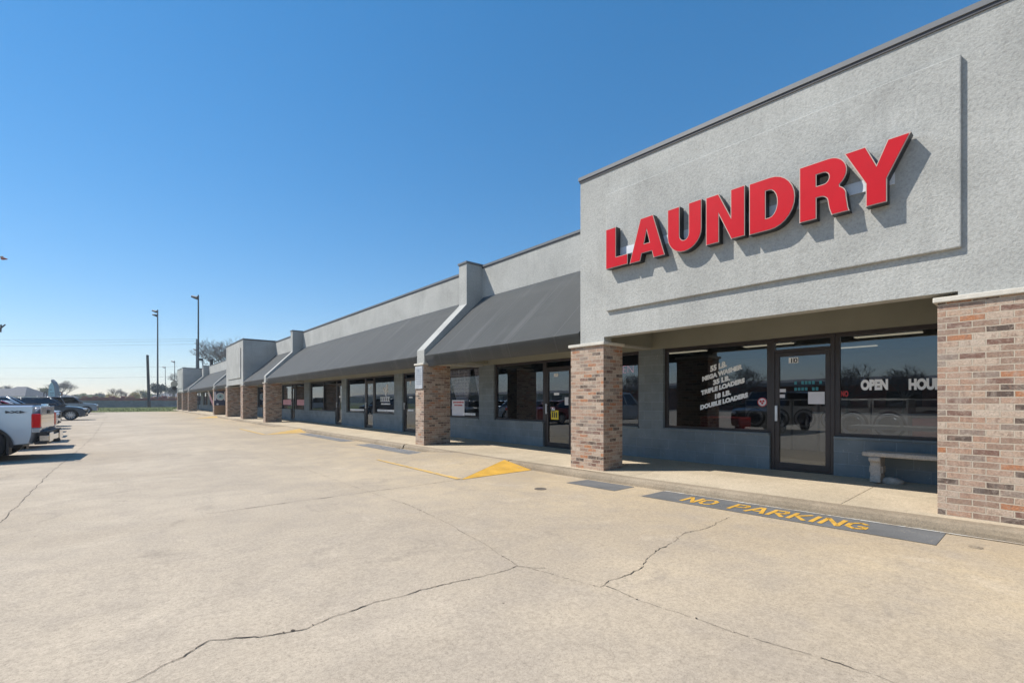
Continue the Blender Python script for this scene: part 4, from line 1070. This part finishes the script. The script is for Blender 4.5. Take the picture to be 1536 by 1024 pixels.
# ------------------------------------------------------------------ beyond the lot
def at(px, dist):      # a spot on the ground seen at photo column px, dist metres deep
    th = math.atan((768-172)/700); a = (px-768)/700; S, C = math.sin(th), math.cos(th)
    return (dist*(S+a*C), dist*(C-a*S))
t = thing('boundary_wall', 'low grey concrete wall with a rust red top beyond the grass', 'wall', (0, 129, 0))
m = MB()
for i in range(30): m.box(-26+i*2.6, -26+i*2.6+2.56, 129, 129.2, 0, 1.42+.03*math.sin(i*2.3))
m.build('panels', M['fence'], t)
m = MB()
for i in range(31): m.box(-26.1+i*2.6, -25.9+i*2.6, 128.93, 129.25, 0, 1.5)
m.build('posts', M['fence'], t)
m = MB(); m.box(-26, 52, 128.9, 129.3, 1.5, 1.9); m.build('coping', M['rust'], t)
rr = random.Random(11)
for i in range(26):
    px = 128+i*6+rr.uniform(-2, 2); x, y = at(px, 112+rr.uniform(0, 6)); hgt = rr.uniform(1.9, 2.6)
    m = MB(); wv = rr.uniform(.5, 1.1); m.box(x-wv, x+wv, y-.6, y+.6, 0, hgt*.8); m.box(x-wv*.8, x+wv*.5, y-.5, y+.5, hgt*.8, hgt)
    o = m.build('brick_stack', M['orange' if rr.random() < .55 else 'rust'], bevel=.05)
    tag(o, 'stack of reddish orange bricks showing just above the boundary wall', 'stack', 'stacks behind the boundary wall')
# houses
def house(px, dist, w, d, hw, hr, label, mat, rotz=.3):
    x, y = at(px, dist); t = thing('house', label, 'house', (x, y, -.3), rotz)
    m = MB(); m.box(-w/2, w/2, -d/2, d/2, 0, hw); m.build('wall', M[mat], t, world=False)
    m = MB(); e = .4
    A = [(-w/2-e, -d/2-e, hw), (w/2+e, -d/2-e, hw), (w/2+e, d/2+e, hw), (-w/2-e, d/2+e, hw)]; R = [(-w/2+d*.35, 0, hw+hr), (w/2-d*.35, 0, hw+hr)]
    m.quad([A[0], A[1], R[1], R[0]]); m.quad([A[2], A[3], R[0], R[1]]); m.quad([A[1], A[2], R[1]]); m.quad([A[3], A[0], R[0]]); m.quad([A[3], A[2], A[1], A[0]])
    m.build('roof', M['shingle'], t, world=False)
    for sx in (-.28, .22):
        m = MB(); m.box(w*sx-.6, w*sx+.6, -d/2-.03, -d/2+.02, .9, 2.2); m.build('window', M['darkplastic'], t, world=False)
    m = MB(); m.box(-.45, .45, -d/2-.04, -d/2+.02, 0, 2.1); m.build('door', M['wood'], t, world=False)
house(-8, 150, 16, 10, 3.0, 2.6, 'house with a long pale grey roof at the left edge', 'siding', -.5)
house(33, 140, 9, 9, 3.0, 2.9, 'house with a dark hipped roof left of the arched sign', 'siding', -.6)
house(62, 170, 18, 9, 2.9, 1.6, 'low beige house between the dark roof and arched sign', 'siding', -.6)
house(262, 190, 12, 9, 3.2, 2.0, 'pale house behind the wall beside the tall floodlight poles', 'siding', -.4)
# arched sign
x, y = at(80, 96); t = thing('pylon_sign', 'tall pale blue sign with a curved grey fin beyond the cars', 'sign', (x, y, 0), -.7)
pr = [(-.9, 0), (.55, 0), (.55, 3.2), (.42, 4.1), (.15, 4.9), (-.2, 5.3), (-.65, 4.6), (-.85, 3.6)]
m = MB(); m.prism(pr, 'y', -.15, .15); m.build('face', M['signblue'], t, world=False)
m = MB(); fin = [(.56, 0), (1.05, 0), (1.05, 3.2), (.9, 4.2), (.5, 5.2), (-.1, 5.75), (-.25, 5.4), (.18, 4.95), (.45, 4.1), (.56, 3.2)]; m.prism(fin, 'y', -.3, .3); m.build('fin', M['signgrey'], t, world=False)
m = MB()
for zz, ww in ((3.6, .25), (2.9, .5), (2.5, .45), (2.1, .5)): m.box(-.6, -.6+ww*1.7, -.165, -.15, zz, zz+.14)
m.build('print', M['signgrey'], t, world=False)
x, y = at(68, 97); t = thing('bollard_frame', 'dark hoop frame standing left of the arched sign', 'frame', (x, y, 0), -.7)
m = MB(); m.tube([(-.3, 0, 0), (-.3, 0, 2.9), (-.1, 0, 3.2), (.15, 0, 3.2), (.3, 0, 2.9), (.3, 0, 0)], .09, 8); m.build('hoop', M['wood'], t, world=False)
x, y = at(90.5, 100); t = thing('round_sign', 'small red and white round sign right of the arched sign', 'sign', (x, y, 0), -.7)
m = MB(); m.cyl((0, 0, 0), (0, 0, 2.6), .05, .05, 8); m.build('post', M['greypole'], t, world=False)
m = MB(); m.cyl((0, -.05, 2.9), (0, .05, 2.9), .48, .48, 20); m.build('disc', M['rust'], t, world=False)
m = MB(); m.cyl((0, -.06, 2.9), (0, -.07, 2.9), .22, .22, 16); m.build('mark', M['white'], t, world=False)

# poles and wires
def lightpole(px, dist, h, label, heads, r=.16, mat='pole'):
    x, y = at(px, dist); t = thing('light_pole', label, 'light pole', (x, y, 0), 0, None)
    m = MB(); m.cyl((0, 0, 0), (0, 0, h), r*1.25, r*.75, 12); m.build('pole', M[mat], t, world=False)
    th = math.atan(596/700); l = Vector((-math.cos(th), math.sin(th), 0))
    for k, (dz, ln, s) in enumerate(heads):
        p = Vector((0, 0, h-dz)); ln *= .55; q = p+l*ln
        m = MB(); m.cyl(tuple(p), tuple(q), .06, .06, 8); m.cyl(tuple(q-l*.1-Vector((0, 0, .18*s))), tuple(q+l*s*.9+Vector((0, 0, .1*s))), .30*s, .18*s, 12)
        m.build('lamp_head', M[mat], t, world=False)
    return t
lightpole(236.5, 112, 23.2, 'tall dark pole with two lamp heads left of the bare tree', ((.3, .7, 1.0), (1.25, .5, 1.0)))
lightpole(297.5, 95, 22.9, 'tallest dark pole, single lamp head, rising behind the shops', ((.4, .5, 1.2),))
lightpole(262, 150, 14.2, 'distant grey pole with a square lamp right of the tall one', ((.2, .3, 1.0),), .12, 'greypole')
lightpole(248, 180, 14.5, 'faint farthest pole between the two nearer floodlight poles', ((.2, .3, 1.0),), .12, 'greypole')
lightpole(295, 118, 17.0, 'shorter utility pole just left of the tallest pole', ((2.6, .6, .6),), .2, 'greypole')
x, y = at(222.5, 101); m = MB(); m.cyl((x+.15, y, -.2), (x-.15, y, 11.2), .30, .24, 12)
t = thing('utility_pole', 'thick black wooden pole without wires on the grass', 'pole', (x, y, 0)); m.build('pole', M['wood'], t)
m = MB(); m.cyl((x-.15, y, 11.2), (x-.15, y, 11.3), .26, .18, 12); m.build('cap', M['wood'], t)
for k, (dd, z0, z1) in enumerate(((118, 17.6, 17.0), (118, 16.8, 16.5), (118, 16.0, 15.7), (118, 10.3, 10.1), (118, 7.6, 7.6))):
    p0 = at(-180, 190); p1 = at(295.5, 118); pts = []
    for i in range(25):
        s = i/24; f_ = 190/118
        pts.append((p0[0]+(p1[0]-p0[0])*s, p0[1]+(p1[1]-p0[1])*s, (1.45+(z0-1.45)*f_)*(1-s)+z1*s-1.6*math.sin(math.pi*s)*.5))
    m = MB(); m.tube(pts, .018, 5); o = m.build('power_line', M['wood'])
    tag(o, ('topmost of the wires crossing the sky to the utility pole', 'second wire from the top, close below the topmost', 'third wire from the top, above the wide gap', 'fourth wire, below the wide gap above the roofs', 'lowest wire, just above the far tree tops')[k], 'wire', 'overhead wires')
# street lamp at the left edge, pole out of frame
x, y = at(-14, 40); t = thing('street_lamp', 'lamp head with red tip reaching in from the left edge', 'street lamp', (x, y, 0))
th = math.atan(596/700); R_ = Vector((math.cos(th), -math.sin(th), 0))
m = MB(); m.cyl((0, 0, 0), (0, 0, 14.0), .12, .07, 10); m.build('pole', M['greypole'], t, world=False)
m = MB(); m.tube([(0, 0, 13.6), tuple(R_*.6+Vector((0, 0, 13.75))), tuple(R_*1.05+Vector((0, 0, 13.78)))], .045, 8); m.build('arm', M['greypole'], t, world=False)
m = MB(); q = R_*1.0; m.cyl(tuple(q+Vector((0, 0, 13.62))), tuple(q+R_*.45+Vector((0, 0, 13.55))), .14, .03, 10); m.build('lamp_head', M['rust'], t, world=False)
m = MB(); m.tube([(0, 0, 7.4), tuple(R_*.85+Vector((0, 0, 7.62))), tuple(R_*1.25+Vector((0, 0, 7.95)))], .05, 8); m.tube([tuple(R_*.85+Vector((0, 0, 7.3))), tuple(R_*.9+Vector((0, 0, 7.95)))], .06, 6); m.build('bracket', M['wood'], t, world=False)

# ------------------------------------------------------------------ trees
def bare_tree(loc, h, label, seed, spread=.55, leaf=None, leafn=0, group=None, depth=6, trunk_r=.02, name='bare_tree', lsize=.2, kids=3, dens=.5):
    rr = random.Random(seed); t = thing(name, label, 'tree', loc, 0, group)
    tk = MB(); cr = MB(); lf = MB(); tips = []
    def grow(p, d, ln, r, lev):
        q = p; seg = 3 if lev < 3 else 2
        for s in range(seg):
            d2 = (d+Vector((rr.uniform(-1, 1), rr.uniform(-1, 1), rr.uniform(-.5, .8)))*.13).normalized(); q2 = q+d2*(ln/seg)
            ra, rb = r*(1-.3*s/seg), r*(1-.3*(s+1)/seg)
            (tk if lev == 0 else cr).cyl(tuple(q), tuple(q2), ra, rb, 7 if lev < 2 else (4 if lev < 4 else 3), 0, False)
            q = q2; d = d2
            if lev >= 2 and rr.random() < dens and lev < depth: sub(q, d, ln*.6, rb*.55, lev+1)
        if lev < depth:
            n = kids if lev else kids+2
            for i in range(n): sub(q, d, ln*rr.uniform(.62, .82), r*.62, lev+1)
        tips.append(q)
    def sub(p, d, ln, r, lev):
        if lev > depth: return
        ax = Vector((rr.uniform(-1, 1), rr.uniform(-1, 1), rr.uniform(-.35, .5)))
        nd = (d*(1-spread*.55)+ax.normalized()*spread*rr.uniform(.7, 1.3)+Vector((0, 0, .16))).normalized()
        grow(p, nd, ln, max(r, .012), lev)
    grow(Vector((0, 0, -.3)), Vector((0, 0, 1)), h*.26, h*trunk_r, 0)
    tk.build('trunk', M['bark'], t, world=False, smooth=True)
    cr.build('crown', M['twig'], t, world=False)
    if leaf:
        for i in range(leafn):
            c = rr.choice(tips)+Vector((rr.gauss(0, .35), rr.gauss(0, .35), rr.gauss(0, .3)))
            a = Vector((rr.uniform(-1, 1), rr.uniform(-1, 1), rr.uniform(-1, 1))).normalized()*lsize*rr.uniform(.6, 1.3); b = a.orthogonal().normalized()*lsize*.6
            lf.quad([c-a, c+b, c+a, c-b])
        lf.build('foliage', M[leaf], t, world=False)
    return t
def P3(px, dist): x, y = at(px, dist); return (x, y, 0)
bare_tree(P3(326, 110), 20.5, 'big bare spreading tree behind the shop roofs', 5, .66, depth=6, trunk_r=.016, dens=.55)
bare_tree(P3(362, 125), 19, 'bare tree right of the big one, mostly behind the stucco box', 15, .6, depth=5)
bare_tree(P3(285, 128), 12.5, 'smaller bare tree left of the big one near the poles', 9, .6, depth=6)
bare_tree(P3(306, 150), 13, 'brown bare tree behind the two dark poles', 19, .6, depth=5)
TR = 'trees along the horizon'
bare_tree(P3(243, 135), 8, 'dark bushy tree just right of the tall double lamp pole', 21, .5, 'ever', 1500, depth=5, lsize=.22, name='bushy_tree')
bare_tree(P3(254, 150), 8, 'looser grey green tree right of the dark bushy one', 22, .5, 'ever', 900, depth=5, lsize=.22, name='bushy_tree')
bare_tree(P3(175, 150), 7.2, 'bare wide tree midway along the wall', 23, .6, None, 0, depth=5)
bare_tree(P3(188, 160), 6.0, 'smaller bare tree right of the wide one above the wall', 24, .6, None, 0, depth=5)
bare_tree(P3(166, 145), 4.6, 'yellow flowering bush above the middle of the wall', 25, .6, 'bushyellow', 1100, depth=4, lsize=.16, name='flowering_bush')
bare_tree(P3(204, 145), 5.0, 'yellow green bush left of the thick black pole', 26, .6, 'bushyellow', 1300, depth=4, lsize=.16, name='flowering_bush')
bare_tree(P3(213, 165), 6.5, 'grey green tree behind the yellow green bush', 27, .6, 'bud', 900, depth=5, lsize=.18, name='budding_tree')
bare_tree(P3(97, 150), 9.5, 'pale bare tree right of the arched sign', 28, .6, None, 0, depth=6)
bare_tree(P3(68, 160), 8, 'budding tree left of the arched sign', 29, .6, 'bud', 700, depth=5, lsize=.2, name='budding_tree')
bare_tree(P3(10, 190), 9.5, 'bare trees at the left edge behind the pale roof', 30, .6, None, 0, depth=6)
bare_tree(P3(48, 185), 7.5, 'bare tree behind the dark hipped roof', 31, .6, None, 0, depth=6)
for i, px in enumerate((112, 122, 131, 140, 150, 158, 196, 222, 230)):
    bare_tree(P3(px, 205+8*(i % 3)), 5.2+1.3*((i*37 % 10)/10), 'low grey green tree in the hazy row above the boundary wall', 40+i, .6, 'bud' if i % 2 else 'ever', 700, TR, depth=4, lsize=.3, name='distant_tree')
# far side of the street, mirrored in the shop glass
t = thing('commercial_building', 'long low dark building across the street, mirrored in the shop windows', 'building', (-66, 30, -.3))
m = MB(); m.box(-74, -60, -30, 60, -.3, 3.6); m.build('wall', M['rust'], t)
m = MB(); m.prism([(-75, 3.6), (-59, 3.6), (-59.5, 4.2), (-67, 4.9), (-74.5, 4.2)], 'y', -31, 61); m.build('roof', M['shingle'], t)
for i in range(11):
    m = MB(); m.box(-60.02, -59.95, -26+i*7.5, -22.5+i*7.5, .6, 2.7); m.build('window', M['carglass'], t)
t = thing('warehouse', 'low tan warehouse far across the street, seen only in the glass', 'building', (-118, 190, -.3))
m = MB(); m.box(-130, -110, 80, 330, -.3, 4.2); m.build('wall', M['siding'], t)
m = MB(); m.prism([(-131, 4.2), (-109, 4.2), (-120, 5.6)], 'y', 79, 331); m.build('roof', M['shingle'], t)
for i in range(8):
    m = MB(); m.box(-110.02, -109.94, 92+i*30, 97+i*30, -.3, 3.4); m.build('door', M['darkplastic'], t)
for px_, yy, hh, sd in ((0, 18.2, 8.5, 61), (0, 12.5, 7.5, 62), (0, 33, 9, 63), (0, 52, 9, 64), (0, -6, 8, 65)):
    bare_tree((-55, yy, -.2), hh, 'bare street tree across the road, mirrored in the shop glass', sd, .6, depth=5, group='street trees across the road')

# spring haze lying over the flat country
m = MB(); m.box(-705, 705, -705, 705, -1.6, 27)
hz = D.materials.new('haze_air'); hz.use_nodes = True; hn = hz.node_tree; hn.nodes.clear()
ho = hn.nodes.new('ShaderNodeOutputMaterial'); hv = hn.nodes.new('ShaderNodeVolumePrincipled')
hv.inputs['Color'].default_value = (.86, .93, 1, 1); hv.inputs['Density'].default_value = .0007; hv.inputs['Anisotropy'].default_value = .2
hn.links.new(hv.outputs[0], ho.inputs['Volume'])
tag(m.build('haze', hz, base=(0, 0, -1.6)), 'thin pale haze over the lot and the country beyond', 'haze', kind='stuff')
# dead leaves and grit swept against the kerb
m = MB(); rl = random.Random(5)
for i in range(420):
    if i < 90: y = rl.gauss(22.4, .5); x = KX+rl.uniform(-.25, .12)
    elif i < 130: y = rl.gauss(12.85, .15); x = KX-rl.uniform(.02, .2)
    else: y = rl.uniform(-.5, 30); x = KX-.03-abs(rl.gauss(0, .05))
    z = gz(y)+.008+(.12 if x > KX else 0); a = rl.uniform(0, 6.28); r = rl.uniform(.006, .022) if i < 130 else rl.uniform(.003, .010)
    m.quad([(x+r*math.cos(a), y+r*math.sin(a), z), (x-r*.5*math.sin(a), y+r*.5*math.cos(a), z+r*.6), (x-r*math.cos(a), y-r*math.sin(a), z), (x+r*.5*math.sin(a), y-r*.5*math.cos(a), z+r*.25)])
tag(m.build('leaf_litter', M['bark'], base=(KX, 10, 0)), 'dry leaves and grit gathered along the kerb', 'litter', kind='stuff')
# white framed stand just inside the window left of door 11
t = thing('display_stand', 'white edged stand with a card inside the window beside the yellow warning card', 'stand', (9.45, 9.65, .13))
m = MB(); m.tube([(9.4, 9.92, .13), (9.4, 9.92, 1.95), (9.4, 9.42, 1.95), (9.4, 9.42, .13)], .022, 8); m.build('frame', M['white'], t)
m = MB(); m.box(9.39, 9.41, 9.52, 9.78, 1.62, 1.74); m.build('card', M['white'], t)

# ------------------------------------------------------------------ light, sky, camera
to_sun = Vector((-1, 1.04, 1.79)).normalized()
sd = D.lights.new('sun', 'SUN'); sd.energy = 4.3; sd.angle = math.radians(.53); sd.color = (1, .945, .865)
so = D.objects.new('sun', sd); COL.objects.link(so); so.rotation_euler = (-to_sun).to_track_quat('-Z', 'Y').to_euler(); so.location = (-30, 30, 50)
wd_ = D.worlds.new('World'); scene.world = wd_; wd_.use_nodes = True
nt = wd_.node_tree; bg = nt.nodes['Background']
sk = nt.nodes.new('ShaderNodeTexSky'); sk.sky_type = 'NISHITA'; sk.sun_disc = False
sk.sun_elevation = math.asin(to_sun.z); sk.sun_rotation = math.atan2(to_sun.x, to_sun.y)
sk.altitude = 0; sk.air_density = 1.15; sk.dust_density = 0; sk.ozone_density = 9
hs = nt.nodes.new('ShaderNodeHueSaturation'); hs.inputs['Saturation'].default_value = 1.21     # a clear, strongly blue spring sky
gm = nt.nodes.new('ShaderNodeGamma'); gm.inputs[1].default_value = .82
mu = nt.nodes.new('ShaderNodeMix'); mu.data_type = 'RGBA'; mu.blend_type = 'MULTIPLY'; mu.inputs[0].default_value = 1; mu.inputs[7].default_value = (1.14, 1.0, .96, 1)
nt.links.new(sk.outputs[0], hs.inputs['Color']); nt.links.new(hs.outputs[0], gm.inputs[0]); nt.links.new(gm.outputs[0], mu.inputs[6])
nt.links.new(mu.outputs[2], bg.inputs[0]); bg.inputs[1].default_value = .138
cd = D.cameras.new('camera'); cam = D.objects.new('camera', cd); COL.objects.link(cam); scene.camera = cam
cd.sensor_width = 36; cd.lens = 36*700/1536; cd.clip_end = 4000; cd.clip_start = .05
th = math.atan((768-172)/700)
cam.location = (0, 0, 1.45); cam.rotation_euler = (math.pi/2, 0, -th)
cd.shift_y = (600.5-512)/1536
vs = scene.view_settings; vs.view_transform = 'Standard'; vs.look = 'None'; vs.exposure = 0.52; vs.gamma = 1
